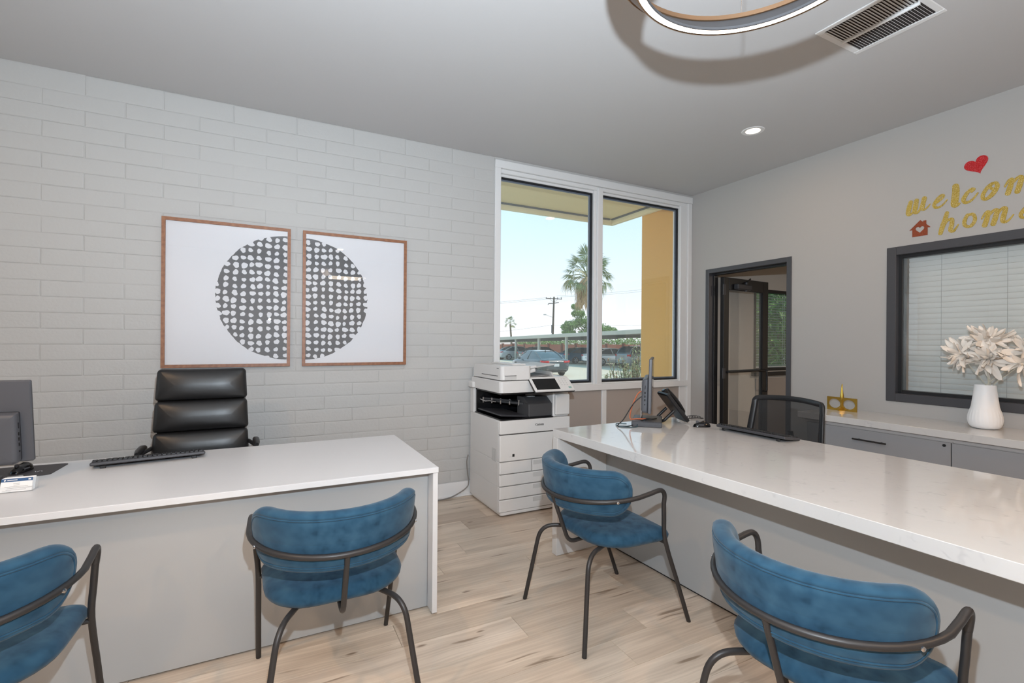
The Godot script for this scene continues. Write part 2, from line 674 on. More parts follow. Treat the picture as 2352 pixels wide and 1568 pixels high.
func _ready() -> void:
	# camera: level, yawed 27.1 degrees to the right of the brick wall's normal, a hair of roll
	var cam := Camera3D.new()
	cam.name = "camera"
	add_child(cam, true)
	var yaw := deg_to_rad(27.1)
	var fwd := Vector3(sin(yaw), 0, -cos(yaw))
	var rgt := Vector3(cos(yaw), 0, sin(yaw))
	var roll := 0.0076
	cam.transform = Transform3D(Basis(rgt * cos(roll) + Vector3.UP * sin(roll), Vector3.UP * cos(roll) - rgt * sin(roll), -fwd), Vector3(0, 1.33, 0))
	cam.fov = rad_to_deg(2.0 * atan(784.0 / 1110.0))
	cam.near = 0.03
	cam.far = 600.0
	cam.current = true

	var we := WorldEnvironment.new()
	we.name = "world"
	var e := Environment.new()
	e.background_mode = Environment.BG_SKY
	var sm := ProceduralSkyMaterial.new()
	sm.sky_top_color = Color8(150, 214, 246)
	sm.sky_horizon_color = Color8(250, 252, 255)
	sm.sky_curve = 0.2
	sm.ground_bottom_color = Color8(150, 146, 140)
	sm.ground_horizon_color = Color8(200, 200, 200)
	sm.sky_energy_multiplier = 1.12
	sm.sun_angle_max = 5.0
	var sky := Sky.new()
	sky.sky_material = sm
	e.sky = sky
	e.tonemap_mode = Environment.TONE_MAPPER_LINEAR
	e.tonemap_exposure = 1.05
	e.sdfgi_enabled = true
	e.ssao_enabled = true
	e.ssil_enabled = true
	we.environment = e
	add_child(we, true)

	var sun := DirectionalLight3D.new()
	sun.name = "sun"
	add_child(sun, true)
	sun.look_at_from_position(Vector3.ZERO, -Vector3(0.45, 0.85, 0.35))
	sun.light_color = Color(1.0, 0.95, 0.86)
	sun.light_energy = 0.9
	sun.light_angular_distance = 0.6
	sun.shadow_enabled = true

	# the photographer's flash on the camera, tilted up: it throws the ring lamp's shadow on the ceiling
	var at := Vector3(0.06, 1.62, -0.06)
	var fl := OmniLight3D.new()
	fl.name = "flash"
	add_child(fl, true)
	fl.position = at
	fl.light_color = Color(0.89, 0.95, 1.0)
	fl.light_energy = 3.0
	fl.light_size = 0.014
	fl.omni_range = 16.0
	fl.omni_attenuation = 2.0
	fl.shadow_enabled = true
	var fs := SpotLight3D.new()
	fs.name = "flash_head"
	add_child(fs, true)
	fs.look_at_from_position(at, at + Vector3(0.30, 0.80, -0.60))
	fs.light_color = Color(0.89, 0.95, 1.0)
	fs.light_energy = 9.5
	fs.light_size = 0.014
	fs.spot_angle = 86.0
	fs.spot_angle_attenuation = 1.0
	fs.spot_range = 16.0
	fs.spot_attenuation = 2.0
	fs.shadow_enabled = true

	make_materials()
	build_room()
	build_outside()
	build_left_desk()
	build_counter()
	build_credenza()
	build_printer()
	build_pictures()
	build_executive_chair()
	build_mesh_chair()
	build_armchairs()
	build_desk_things()
	build_credenza_things()
	build_wall_letters()
	build_ring_lamp()
	build_vent()
	downlight(Vector3(3.345, H, -2.48), "small round recessed downlight near the far ceiling corner", 0.4)
	for q in [[Vector3(-1.6, H, -0.9), "recessed downlight over the left end of the room, nearest the white desk"], [Vector3(-1.6, H, 1.3), "recessed downlight over the left rear corner behind the photographer"], [Vector3(1.2, H, 1.4), "recessed downlight over the middle of the rear wall"], [Vector3(3.1, H, 0.9), "recessed downlight over the stone counter's rear end"]]:
		downlight(q[0], q[1], 2.5, "downlights outside the picture")


func build_armchairs() -> void:
	var g := "blue velvet armchairs at the two desks"
	var c1 := make_armchair("blue velvet armchair with black tube arms facing the stone counter, beside its near printer end", g)
	c1.position = Vector3(1.512, 0, -1.93)
	c1.rotation.y = -PI / 2
	dup(c1, Vector3(0.25, 0, -1.98), 0.0, "blue velvet armchair drawn up to the middle of the white desk, seen from straight behind")
	dup(c1, Vector3(1.47, 0, -0.84), -PI / 2 + deg_to_rad(4.0), "nearest blue velvet armchair at the stone counter, cut by the picture's bottom edge")
	dup(c1, Vector3(-0.765, 0, -1.89), 0.0, "blue velvet armchair at the white desk's left end, cut by the picture's left edge")


# ---------------------------------------------------------------- the setting
func wall_with_hole(b: MB, axis_x: bool, plane0: float, plane1: float, s0: float, s1: float, top: float, holes: Array) -> void:
	# holes: [from, to, sill, head] sorted along the wall
	var at := s0
	var add := func(a: float, c: float, y0: float, y1: float) -> void:
		if c - a < 0.001 or y1 - y0 < 0.001:
			return
		var mid := Vector3((plane0 + plane1) / 2, (y0 + y1) / 2, (a + c) / 2)
		var size := Vector3(absf(plane1 - plane0), y1 - y0, c - a)
		if axis_x:
			mid = Vector3(mid.z, mid.y, mid.x)
			size = Vector3(size.z, size.y, size.x)
		b.box(mid, size)
	for q in holes:
		add.call(at, q[0], 0.0, top)
		add.call(q[0], q[1], 0.0, q[2])
		add.call(q[0], q[1], q[3], top)
		at = q[1]
	add.call(at, s1, 0.0, top)


func build_room() -> void:
	var b := MB.new()
	b.box(Vector3((XL + 8.8) / 2, -0.09, (ZA + ZF) / 2 - 0.05), Vector3(8.8 - XL + 0.3, 0.172, ZF - ZA + 0.3))
	var fl := struct("floor", b, M.floor_base, "pale oak plank floor running towards the window")
	build_planks(fl)
	b = MB.new()
	b.box(Vector3((XL + XB) / 2, H + 0.08, (ZA + ZF) / 2), Vector3(XB - XL + 0.24, 0.16, ZF - ZA + 0.3))
	struct("ceiling", b, M.ceiling, "plain white ceiling")

	# brick wall
	b = MB.new()
	b.box(Vector3((XL + 1.813) / 2, H / 2, ZA - 0.0772), Vector3(1.813 - XL, H, 0.15))
	b.box(Vector3((1.813 + XB) / 2, H - 0.01, ZA - 0.075), Vector3(XB - 1.813, 0.02, 0.15))
	var wb := struct("wall_back", b, M.mortar, "wall of long bricks painted pale grey")
	build_bricks(wb)

	b = MB.new()
	wall_with_hole(b, false, XB, XB + 0.12, ZA - 0.15, ZF + 0.15, H + 0.01, [[-3.70, -2.745, 0.0, 2.12], [-1.99, 0.45, 0.9, 2.065]])
	struct("wall_right", b, M.wall, "pale grey wall with the open door and the blinded window")
	b = MB.new()
	wall_with_hole(b, false, XL - 0.15, XL, ZA - 0.15, ZF + 0.15, H + 0.01, [[-3.4, -1.9, 0.85, 2.5], [-0.6, 1.2, 0.85, 2.5]])
	struct("wall_left", b, M.wall)
	b = MB.new()
	b.box(Vector3((XL + XB) / 2, H / 2, ZF + 0.075), Vector3(XB - XL + 0.3, H, 0.15))
	struct("wall_front", b, M.wall)
	for q in [[-3.4, -1.9], [-0.6, 1.2]]:
		var w := MB.new()
		var zc: float = (q[0] + q[1]) / 2
		var L: float = q[1] - q[0]
		for s in [-1, 1]:
			w.box(Vector3(XL - 0.07, 1.675, zc + s * (L / 2 - 0.025)), Vector3(0.1, 1.65, 0.05), 0.004)
			w.box(Vector3(XL - 0.07, 1.675 + s * 0.8, zc), Vector3(0.1, 0.05, L - 0.1), 0.004)
		w.box(Vector3(XL - 0.07, 1.675, zc), Vector3(0.08, 1.55, 0.05), 0.004)
		var wi := struct("window_4", w, M.trim)
		var gp := MB.new()
		gp.box(Vector3(XL - 0.08, 1.675, zc), Vector3(0.006, 1.55, L - 0.1))
		part("pane", gp, M.glass, wi)

	# baseboards
	for q in [[Vector3(-0.694, 0.0625, ZA + 0.008), Vector3(5.01, 0.125, 0.016), "baseboard_back"], [Vector3(XB - 0.008, 0.0625, -2.53), Vector3(0.016, 0.125, 0.42), "baseboard_right"]]:
		b = MB.new()
		b.box(q[0], q[1], 0.003)
		if q[2] == "baseboard_back":
			b.box(Vector3(-0.694, 0.009, ZA + 0.022), Vector3(5.01, 0.018, 0.014), 0.004)
		struct(q[2], b, M.trim)

	build_window_back()
	build_window_right()
	build_door()
	build_next_room()


func build_planks(fl: Node) -> void:
	var rng := RandomNumberGenerator.new()
	rng.seed = 12
	var W := 0.182
	var L := 1.22
	var shared := {}
	var rest := MB.new()
	var n_row := int(ceil((ZF - ZA) / W))
	for j in n_row:
		var z0 := ZA + j * W
		var z1 := minf(z0 + W, ZF)
		var x := XL - fposmod(j * 0.437 + 0.13 * (j % 3), 1.0) * L
		while x < XB:
			var a := maxf(x, XL)
			var c := minf(x + L, XB)
			x += L
			if c - a < 0.05:
				continue
			var seen := c > -1.7 and z0 < -0.3
			var kind := rng.randi() % 6
			var flip := rng.randi() % 2
			if not seen:
				rest.box(Vector3((a + c) / 2, -0.002, (z0 + z1) / 2), Vector3(c - a - 0.0012, 0.004, z1 - z0 - 0.0012), 0.001)
				continue
			var key := "%d_%d_%.3f" % [kind, flip, c - a]
			if not shared.has(key):
				var p := MB.new()
				var hx := (c - a) / 2 - 0.0003
				var hz := W / 2 - 0.0004
				var e := 0.0009
				var U := func(px: float, pz: float) -> Vector2:
					var uv := Vector2((px + hx) / L, (pz + hz) / W)
					return Vector2.ONE - uv if flip else uv
				var top := [Vector3(-hx + e, 0.004, -hz + e), Vector3(hx - e, 0.004, -hz + e), Vector3(hx - e, 0.004, hz - e), Vector3(-hx + e, 0.004, hz - e)]
				var low := [Vector3(-hx, 0.0, -hz), Vector3(hx, 0.0, -hz), Vector3(hx, 0.0, hz), Vector3(-hx, 0.0, hz)]
				p.poly(top, Vector3.UP, top.map(func(q): return U.call(q.x, q.z)))
				for k in 4:
					var quad := [top[k], top[(k + 1) % 4], low[(k + 1) % 4], low[k]]
					p.poly(quad, (top[k] + top[(k + 1) % 4]) * Vector3(1, 0, 1) + Vector3.UP * 0.01, quad.map(func(q): return U.call(q.x, q.z)))
				shared[key] = p.mesh()
			put("plank", shared[key], M.planks[kind], fl, tf(Vector3((a + c) / 2, -0.004, (z0 + z1) / 2)))
	tag(part("plank_field", rest, mat(g8(180, 160, 140), 0.45), fl), "", "", "", "stuff")


func build_bricks(wb: Node) -> void:
	var rng := RandomNumberGenerator.new()
	rng.seed = 4
	var ch := 0.097
	var L := 0.404
	var j0 := 2.843
	var rest := MB.new()
	var variants := {}
	for j in 31:
		# courses count down from the ceiling; course 0 is the cut one under it
		var y1 := H if j == 0 else j0 - (j - 1) * ch
		var y0 := j0 - j * ch
		if y1 < 0.05:
			break
		y0 = maxf(y0, 0.0)
		var x := -1.211 - 6 * L + (0.0 if j % 2 == 1 else L / 2)
		while x < 1.81:
			var a := maxf(x, XL)
			var c := minf(x + L, 1.812)
			x += L
			if c - a < 0.03:
				continue
			if c < -1.75:
				rest.box(Vector3((a + c) / 2, (y0 + y1) / 2, ZA - 0.004), Vector3(c - a - 0.007, y1 - y0 - 0.006, 0.009), 0.003)
				continue
			var kind := rng.randi() % 4
			var key := "%d_%.3f_%.3f" % [kind, c - a, y1 - y0]
			if not variants.has(key):
				var p := MB.new()
				var hx := (c - a) / 2 - rng.randf_range(0.0012, 0.0025)
				var hy := (y1 - y0) / 2 - rng.randf_range(0.001, 0.0022)
				# a face of a few facets, soft worn arrises
				var nx := 4
				var rows := []
				for r in [[0.0, -0.004], [0.0, 0.0006], [0.003, 0.0016], [0.009, 0.0021], [0.018, 0.0022]]:
					var row := PackedVector3Array()
					for q in MB.ring(hx, hy, [0.004, 0.004, 0.004, 0.004], r[0], 2, nx):
						row.append(Vector3(q.x, q.y, r[1] + (rng.randf_range(-0.00025, 0.00025) if r[1] > 0.0018 else 0.0)))
					rows.append(row)
				p.grid(rows, true)
				var last: PackedVector3Array = rows[-1]
				for k in last.size():
					p.poly([last[k], last[(k + 1) % last.size()], Vector3(0, 0, 0.0022)], Vector3.BACK)
				variants[key] = p.mesh()
			put("brick", variants[key], M.brick, wb, tf(Vector3((a + c) / 2, (y0 + y1) / 2, ZA - 0.0022 - rng.randf() * rng.randf() * 0.0014), rng.randf_range(-0.004, 0.004), rng.randf_range(-0.0015, 0.0015)))
	tag(part("brick_field", rest, M.brick, wb), "", "", "", "stuff")


func frame_ring(b: MB, x0: float, x1: float, y0: float, y1: float, w: float, z0: float, z1: float, bev := 0.003) -> void:
	# four bars round an opening in the xy plane, inside x0..x1, y0..y1
	var zc := (z0 + z1) / 2
	var d := absf(z1 - z0)
	b.box(Vector3(x0 + w / 2, (y0 + y1) / 2, zc), Vector3(w, y1 - y0, d), bev)
	b.box(Vector3(x1 - w / 2, (y0 + y1) / 2, zc), Vector3(w, y1 - y0, d), bev)
	b.box(Vector3((x0 + x1) / 2, y0 + w / 2, zc), Vector3(x1 - x0 - 2 * w, w, d), bev)
	b.box(Vector3((x0 + x1) / 2, y1 - w / 2, zc), Vector3(x1 - x0 - 2 * w, w, d), bev)


func build_window_back() -> void:
	var x0 := 1.813
	var x1 := XB
	var b := MB.new()
	# outer frame: jambs, head, middle post, rail, foot; the face stands at ZA + 0.012
	var zf := ZA + 0.012
	var zb := ZA - 0.13
	var zc := (zf + zb) / 2
	var d := zf - zb
	b.box(Vector3(x0 + 0.029, 1.5, zc), Vector3(0.058, 2.76, d), 0.004)
	b.box(Vector3(x1 - 0.03, 1.5, zc - 0.004), Vector3(0.06, 2.76, d - 0.008), 0.004)
	b.box(Vector3(x1 - 0.11, 1.5, zc - 0.013), Vector3(0.10, 2.76, d - 0.026), 0.004)
	b.box(Vector3((x0 + x1) / 2, 2.915, zc), Vector3(x1 - x0, 0.07, d), 0.004)
	b.box(Vector3((x0 + x1) / 2, 2.862, zc - 0.012), Vector3(x1 - x0 - 0.1, 0.036, d - 0.024), 0.004)
	b.box(Vector3((x0 + x1) / 2, 2.832, zc - 0.026), Vector3(x1 - x0 - 0.1, 0.024, d - 0.05), 0.004)
	b.box(Vector3(2.977, 1.87, zc - 0.004), Vector3(0.062, 2.0, d - 0.008), 0.004)
	b.box(Vector3(2.932, 1.87, zc - 0.016), Vector3(0.03, 1.95, d - 0.03), 0.003)
	b.box(Vector3(3.05, 0.43, zc - 0.01), Vector3(0.058, 0.86, d - 0.02), 0.004)
	b.box(Vector3((x0 + x1) / 2, 0.881, zc - 0.002), Vector3(x1 - x0 - 0.1, 0.062, d - 0.004), 0.004)
	b.box(Vector3((x0 + x1) / 2, 0.919, zc - 0.02), Vector3(x1 - x0 - 0.2, 0.014, d - 0.04), 0.003)
	b.box(Vector3((x0 + x1) / 2, 0.06, zc), Vector3(x1 - x0, 0.12, d), 0.004)
	var w := struct("window_1", b, M.trim, "white framed floor to ceiling window beside the brick wall")
	for q in [[1.871, 2.917], [3.008, 4.087]]:
		var g := MB.new()
		frame_ring(g, q[0], q[1], 0.926, 2.822, 0.016, ZA - 0.05, ZA - 0.075, 0.002)
		part("gasket", g, M.gasket, w)
		var sp := MB.new()
		frame_ring(sp, q[0] + 0.016, q[1] - 0.016, 0.942, 2.806, 0.014, ZA - 0.066, ZA - 0.082, 0.001)
		part("spacer", sp, M.spacer, w)
		var p := MB.new()
		p.box(Vector3((q[0] + q[1]) / 2, 1.874, ZA - 0.068), Vector3(q[1] - q[0] - 0.034, 1.862, 0.006))
		part("pane", p, M.glass, w)
	for q in [[1.871, 3.021], [3.079, 4.087]]:
		var p := MB.new()
		p.box(Vector3((q[0] + q[1]) / 2, 0.485, ZA - 0.05), Vector3(q[1] - q[0], 0.73, 0.05))
		part("panel", p, M.taupe, w)


func build_window_right() -> void:
	# the window between the room and the next one: local x runs along +z of the world, local z towards the room
	var w := Node3D.new()
	w.name = "window_2"
	add_child(w, true)
	tag(w, "black framed inside window with closed white slatted blind", "", "", "structure")
	w.position = Vector3(XB, 0, -1.99)
	w.rotation.y = -PI / 2
	var L := 2.44
	var b := MB.new()
	frame_ring(b, 0.0, L, 0.9, 2.065, 0.062, 0.012, -0.06, 0.003)
	part("frame", b, M.frame_gray, w)
	b = MB.new()
	frame_ring(b, 0.055, L - 0.055, 0.955, 2.01, 0.03, -0.03, -0.1, 0.002)
	part("stop", b, M.black_metal, w)
	b = MB.new()
	b.box(Vector3(L / 2, 1.4825, -0.05), Vector3(L - 0.17, 0.995, 0.006))
	part("pane", b, M.glass, w)
	# closed blind behind the pane
	var n := 26
	var pitch := 0.0392
	var sm := MB.new()
	var rows := []
	for k in 5:
		var t := k / 4.0 - 0.5
		rows.append(PackedVector3Array([Vector3(-(L - 0.176) / 2, t * 0.0374, 0.0022 * (1 - 4 * t * t) + t * 0.006), Vector3((L - 0.176) / 2, t * 0.0374, 0.0022 * (1 - 4 * t * t) + t * 0.006)]))
	sm.grid(rows, false, 0)
	var back := []
	for r in rows:
		back.append(PackedVector3Array([r[0] - Vector3(0, 0, 0.0012), r[1] - Vector3(0, 0, 0.0012)]))
	sm.grid(back, false, 1)
	var mesh := sm.mesh()
	var bl := Node3D.new()
	bl.name = "blind"
	w.add_child(bl, true)
	for k in n:
		put("slat", mesh, M.slat, bl, tf(Vector3(L / 2, 0.992 + k * pitch, -0.125)))
	b = MB.new()
	b.box(Vector3(L / 2, 0.972, -0.125), Vector3(L - 0.2, 0.018, 0.03), 0.003)
	b.box(Vector3(L / 2, 2.02, -0.125), Vector3(L - 0.2, 0.03, 0.04), 0.003)
	part("rail", b, M.slat, bl)
	b = MB.new()
	for x in [0.29, 0.64, 1.2, 1.8]:
		b.tube([Vector3(x, 0.98, -0.113), Vector3(x, 2.01, -0.113)], 0.0012, 5)
	part("ladder_cord", b, mat(g8(150, 152, 152), 0.8), bl)


func build_door() -> void:
	# frame in the wall's opening, leaf swung into the next room
	var d := Node3D.new()
	d.name = "door_1"
	add_child(d, true)
	tag(d, "black glazed door standing open into the next room", "", "", "structure")
	d.position = Vector3(XB, 0, -3.70)
	d.rotation.y = -PI / 2
	var W := 0.955
	var b := MB.new()
	for q in [[0.0225, 1.06, 0.045, 2.12], [W - 0.0225, 1.06, 0.045, 2.12]]:
		b.box(Vector3(q[0], q[1], -0.055), Vector3(q[2], q[3], 0.13), 0.003)
	b.box(Vector3(W / 2, 2.0975, -0.055), Vector3(W - 0.09, 0.045, 0.13), 0.003)
	part("frame", b, M.frame_gray, d)
	b = MB.new()
	b.box(Vector3(0.052, 1.03, -0.085), Vector3(0.016, 2.05, 0.06), 0.002)
	b.box(Vector3(W - 0.052, 1.03, -0.07), Vector3(0.016, 2.05, 0.02), 0.002)
	b.box(Vector3(W / 2, 2.066, -0.085), Vector3(W - 0.12, 0.016, 0.06), 0.002)
	part("stop", b, M.black_metal, d)
	# leaf: local x along the leaf from the hinge, thickness in z
	var leaf := Node3D.new()
	leaf.name = "leaf"
	d.add_child(leaf, true)
	leaf.position = Vector3(0.100, 0, -0.13)
	leaf.rotation.y = deg_to_rad(90.0 + 5.0)
	var lw := 0.84
	var lh := 2.03
	b = MB.new()
	b.box(Vector3(0.045, lh / 2 + 0.01, 0), Vector3(0.09, lh, 0.045), 0.003)
	b.box(Vector3(lw - 0.055, lh / 2 + 0.01, 0), Vector3(0.11, lh, 0.045), 0.003)
	b.box(Vector3(lw / 2, lh - 0.055, 0), Vector3(lw - 0.19, 0.13, 0.045), 0.003)
	b.box(Vector3(lw / 2, 0.13, 0), Vector3(lw - 0.19, 0.25, 0.045), 0.003)
	part("rail", b, M.black_metal, leaf)
	b = MB.new()
	b.box(Vector3(0.415, 1.08, 0), Vector3(0.65, 1.66, 0.006))
	part("pane", b, M.glass, leaf)
	b = MB.new()
	for s in [-1, 1]:
		b.tube(fillet([Vector3(0.06, 1.02, s * 0.02), Vector3(0.06, 1.02, s * 0.05), Vector3(lw - 0.04, 1.02, s * 0.05), Vector3(lw - 0.04, 1.02, s * 0.02)], 0.02), 0.011, 8)
	part("push_bar", b, M.black_metal, leaf)
	b = MB.new()
	b.tube(fillet([Vector3(lw - 0.1, 1.02, 0.02), Vector3(lw - 0.1, 1.02, 0.07), Vector3(lw - 0.1, 0.78, 0.07), Vector3(lw - 0.1, 0.78, 0.02)], 0.03), 0.011, 8)
	part("handle", b, M.black_metal, leaf)
	b = MB.new()
	b.box(Vector3(0.3, lh - 0.085, 0.05), Vector3(0.26, 0.06, 0.055), 0.008)
	b.tube([Vector3(0.36, lh - 0.13, 0.05), Vector3(0.36, lh - 0.03, 0.05)], 0.018, 10)
	b.tube([Vector3(0.36, lh - 0.035, 0.05), Vector3(0.55, lh + 0.03, -0.02)], 0.009, 6)
	part("closer", b, M.plastic_dark, leaf)
	b = MB.new()
	for y in [0.25, 0.95, 1.85]:
		b.tube([Vector3(-0.012, y, 0.024), Vector3(-0.012, y + 0.11, 0.024)], 0.008, 8)
		b.box(Vector3(0.012, y + 0.055, 0.024), Vector3(0.04, 0.11, 0.003))
	part("hinge", b, M.plastic_dark, leaf)


func build_next_room() -> void:
	var x0 := XB + 0.12
	var x1 := 8.8
	var top := 2.36
	var beige := mat(g8(204, 196, 186), 0.75)
	var b := MB.new()
	wall_with_hole(b, true, ZA - 0.15, ZA - 0.02, x0, x1, top, [[5.33, 7.4, 0.99, 2.0]])
	b.box(Vector3((XB + x0) / 2, top / 2, ZA - 0.085), Vector3(0.12, top, 0.13))
	struct("wall_north", b, beige)
	b = MB.new()
	b.box(Vector3(x1 + 0.06, top / 2, -1.6), Vector3(0.12, top, 4.9))
	struct("wall_east", b, beige)
	b = MB.new()
	b.box(Vector3((x0 + x1) / 2, top / 2, 0.86), Vector3(x1 - x0, top, 0.12))
	struct("wall_south", b, beige)
	b = MB.new()
	b.box(Vector3((x0 + x1) / 2 + 0.06, top + 0.05, -1.6), Vector3(x1 - x0 + 0.12, 0.1, 5.1))
	struct("ceiling_next_room", b, mat(g8(170, 158, 146), 0.8))
	b = MB.new()
	frame_ring(b, 5.33, 7.4, 0.99, 2.0, 0.035, ZA - 0.01, ZA - 0.13, 0.003)
	b.box(Vector3(6.365, 0.955, ZA + 0.005), Vector3(2.15, 0.045, 0.06), 0.003)
	var w := struct("window_3", b, M.black_metal, "window with open white slats seen through the doorway")
	b = MB.new()
	b.box(Vector3(6.365, 1.495, ZA - 0.1), Vector3(2.0, 0.94, 0.006))
	part("pane", b, M.glass, w)
	var sm := MB.new()
	sm.box(Vector3.ZERO, Vector3(1.96, 0.0018, 0.024))
	var mesh := sm.mesh()
	for k in 28:
		put("slat", mesh, M.slat, w, tf(Vector3(6.365, 1.06 + k * 0.0325, ZA - 0.05), deg_to_rad(-8)))
	b = MB.new()
	b.box(Vector3(6.365, 1.036, ZA - 0.05), Vector3(1.96, 0.016, 0.028), 0.002)
	for x in [5.5, 5.95, 6.4, 6.9]:
		b.tube([Vector3(x, 1.03, ZA - 0.037), Vector3(x, 1.98, ZA - 0.037)], 0.0015, 5)
		b.tube([Vector3(x, 1.03, ZA - 0.063), Vector3(x, 1.98, ZA - 0.063)], 0.0015, 5)
	part("ladder_cord", b, M.slat, w)
	# apron panel under the sill
	b = MB.new()
	b.box(Vector3(6.365, 0.5, ZA - 0.012), Vector3(2.0, 0.8, 0.014), 0.003)
	part("panel", b, M.taupe, w)
	downlight(Vector3(6.9, top, -1.2), "recessed downlight in the next room's ceiling", 4.5, "", Color(1.0, 0.93, 0.85))


# ---------------------------------------------------------------- lamps
func downlight(at: Vector3, label: String, energy: float, group := "", tone := Color(1.0, 0.82, 0.63)) -> void:
	var t := thing("downlight", label, "ceiling light", at, 0, group)
	var b := MB.new()
	b.lathe([Vector2(0.052, -0.002), Vector2(0.056, -0.004), Vector2(0.078, -0.004), Vector2(0.083, 0.0)], 32)
	part("trim_ring", b, M.trim, t)
	b = MB.new()
	b.lathe([Vector2(0.0, -0.0045), Vector2(0.03, -0.0045), Vector2(0.053, -0.0025)], 32)
	part("lens", b, M.down_glow, t)
	var s := AreaLight3D.new()
	s.name = "downlight_beam"
	add_child(s, true)
	s.position = at + Vector3(0, -0.012, 0)
	s.rotation.x = -PI / 2
	s.area_size = Vector2(0.08, 0.08)
	s.area_range = 14.0
	s.light_color = tone
	s.light_energy = energy
	s.shadow_enabled = true


func build_ring_lamp() -> void:
	var c := Vector3(0.989, 2.23, -0.721)
	var t := thing("ring_pendant", "round bronze ring lamp with a glowing white band hanging on wires", "pendant lamp", c)
	var R := 0.277
	# the band leans outwards: wider at its top than at its lit foot
	var T := R + 0.058
	var b := MB.new()
	b.lathe([Vector2(R - 0.003, -0.03), Vector2(R, -0.03), Vector2(T, 0.042), Vector2(T - 0.003, 0.043), Vector2(R - 0.003, -0.028)], 96)
	part("outer_band", b, M.bronze, t)
	b = MB.new()
	b.lathe([Vector2(R - 0.022, -0.02), Vector2(R - 0.023, -0.03), Vector2(R - 0.026, -0.03), Vector2(T - 0.029, 0.03), Vector2(T - 0.026, 0.03)], 96)
	part("inner_band", b, M.lamp_inner, t)
	b = MB.new()
	b.lathe([Vector2(T - 0.033, 0.031), Vector2(T - 0.004, 0.031), Vector2(T - 0.002, 0.043), Vector2(T - 0.033, 0.043), Vector2(T - 0.033, 0.031)], 96)
	part("top_flange", b, M.bronze, t)
	b = MB.new()
	b.lathe([Vector2(R - 0.020, -0.0275), Vector2(R - 0.012, -0.0292), Vector2(R - 0.003, -0.0275)], 96)
	part("led_band", b, M.ring_glow, t)
	for k in 3:
		var a := TAU * (k / 3.0 + 0.21)
		var w := MB.new()
		w.tube([Vector3(cos(a) * (T - 0.012), 0.042, sin(a) * (T - 0.012)), Vector3(cos(a) * 0.05, H - c.y - 0.03, sin(a) * 0.05)], 0.0012, 5)
		part("wire", w, M.chrome, t)
	b = MB.new()
	b.lathe([Vector2(0, H - c.y - 0.035), Vector2(0.09, H - c.y - 0.035), Vector2(0.095, H - c.y - 0.03), Vector2(0.095, H - c.y)], 32)
	part("canopy", b, M.bronze, t)
	var l := AreaLight3D.new()
	l.name = "ring_pendant_light"
	add_child(l, true)
	l.position = c + Vector3(0, -0.04, 0)
	l.rotation.x = -PI / 2
	l.area_size = Vector2(0.4, 0.4)
	l.light_color = Color(1.0, 0.92, 0.82)
	l.light_energy = 0.35
	l.shadow_enabled = true


func build_vent() -> void:
	var t := thing("ceiling_vent", "square white air vent with two banks of louvres in the ceiling", "vent", Vector3(2.77, H, -1.345))
	var b := MB.new()
	b.xf = tf(Vector3.ZERO, PI / 2)
	frame_ring(b, -0.195, 0.195, -0.205, 0.205, 0.032, 0.0, 0.007, 0.003)
	part("frame", b, M.trim, t)
	b = MB.new()
	b.box(Vector3(0, -0.001, 0), Vector3(0.33, 0.002, 0.35))
	part("duct", b, mat(g8(58, 52, 50), 0.9), t)
	b = MB.new()
	b.box(Vector3(0, -0.011, 0), Vector3(0.012, 0.018, 0.35), 0.002)
	part("divider", b, M.trim, t)
	var lm := MB.new()
	lm.box(Vector3.ZERO, Vector3(0.156, 0.0012, 0.013))
	var mesh := lm.mesh()
	for s in [-1, 1]:
		for k in 25:
			put("louvre", mesh, M.trim, t, tf(Vector3(s * 0.084, -0.009, -0.166 + k * 0.0138), deg_to_rad(30.0 if s < 0 else 52.0)))


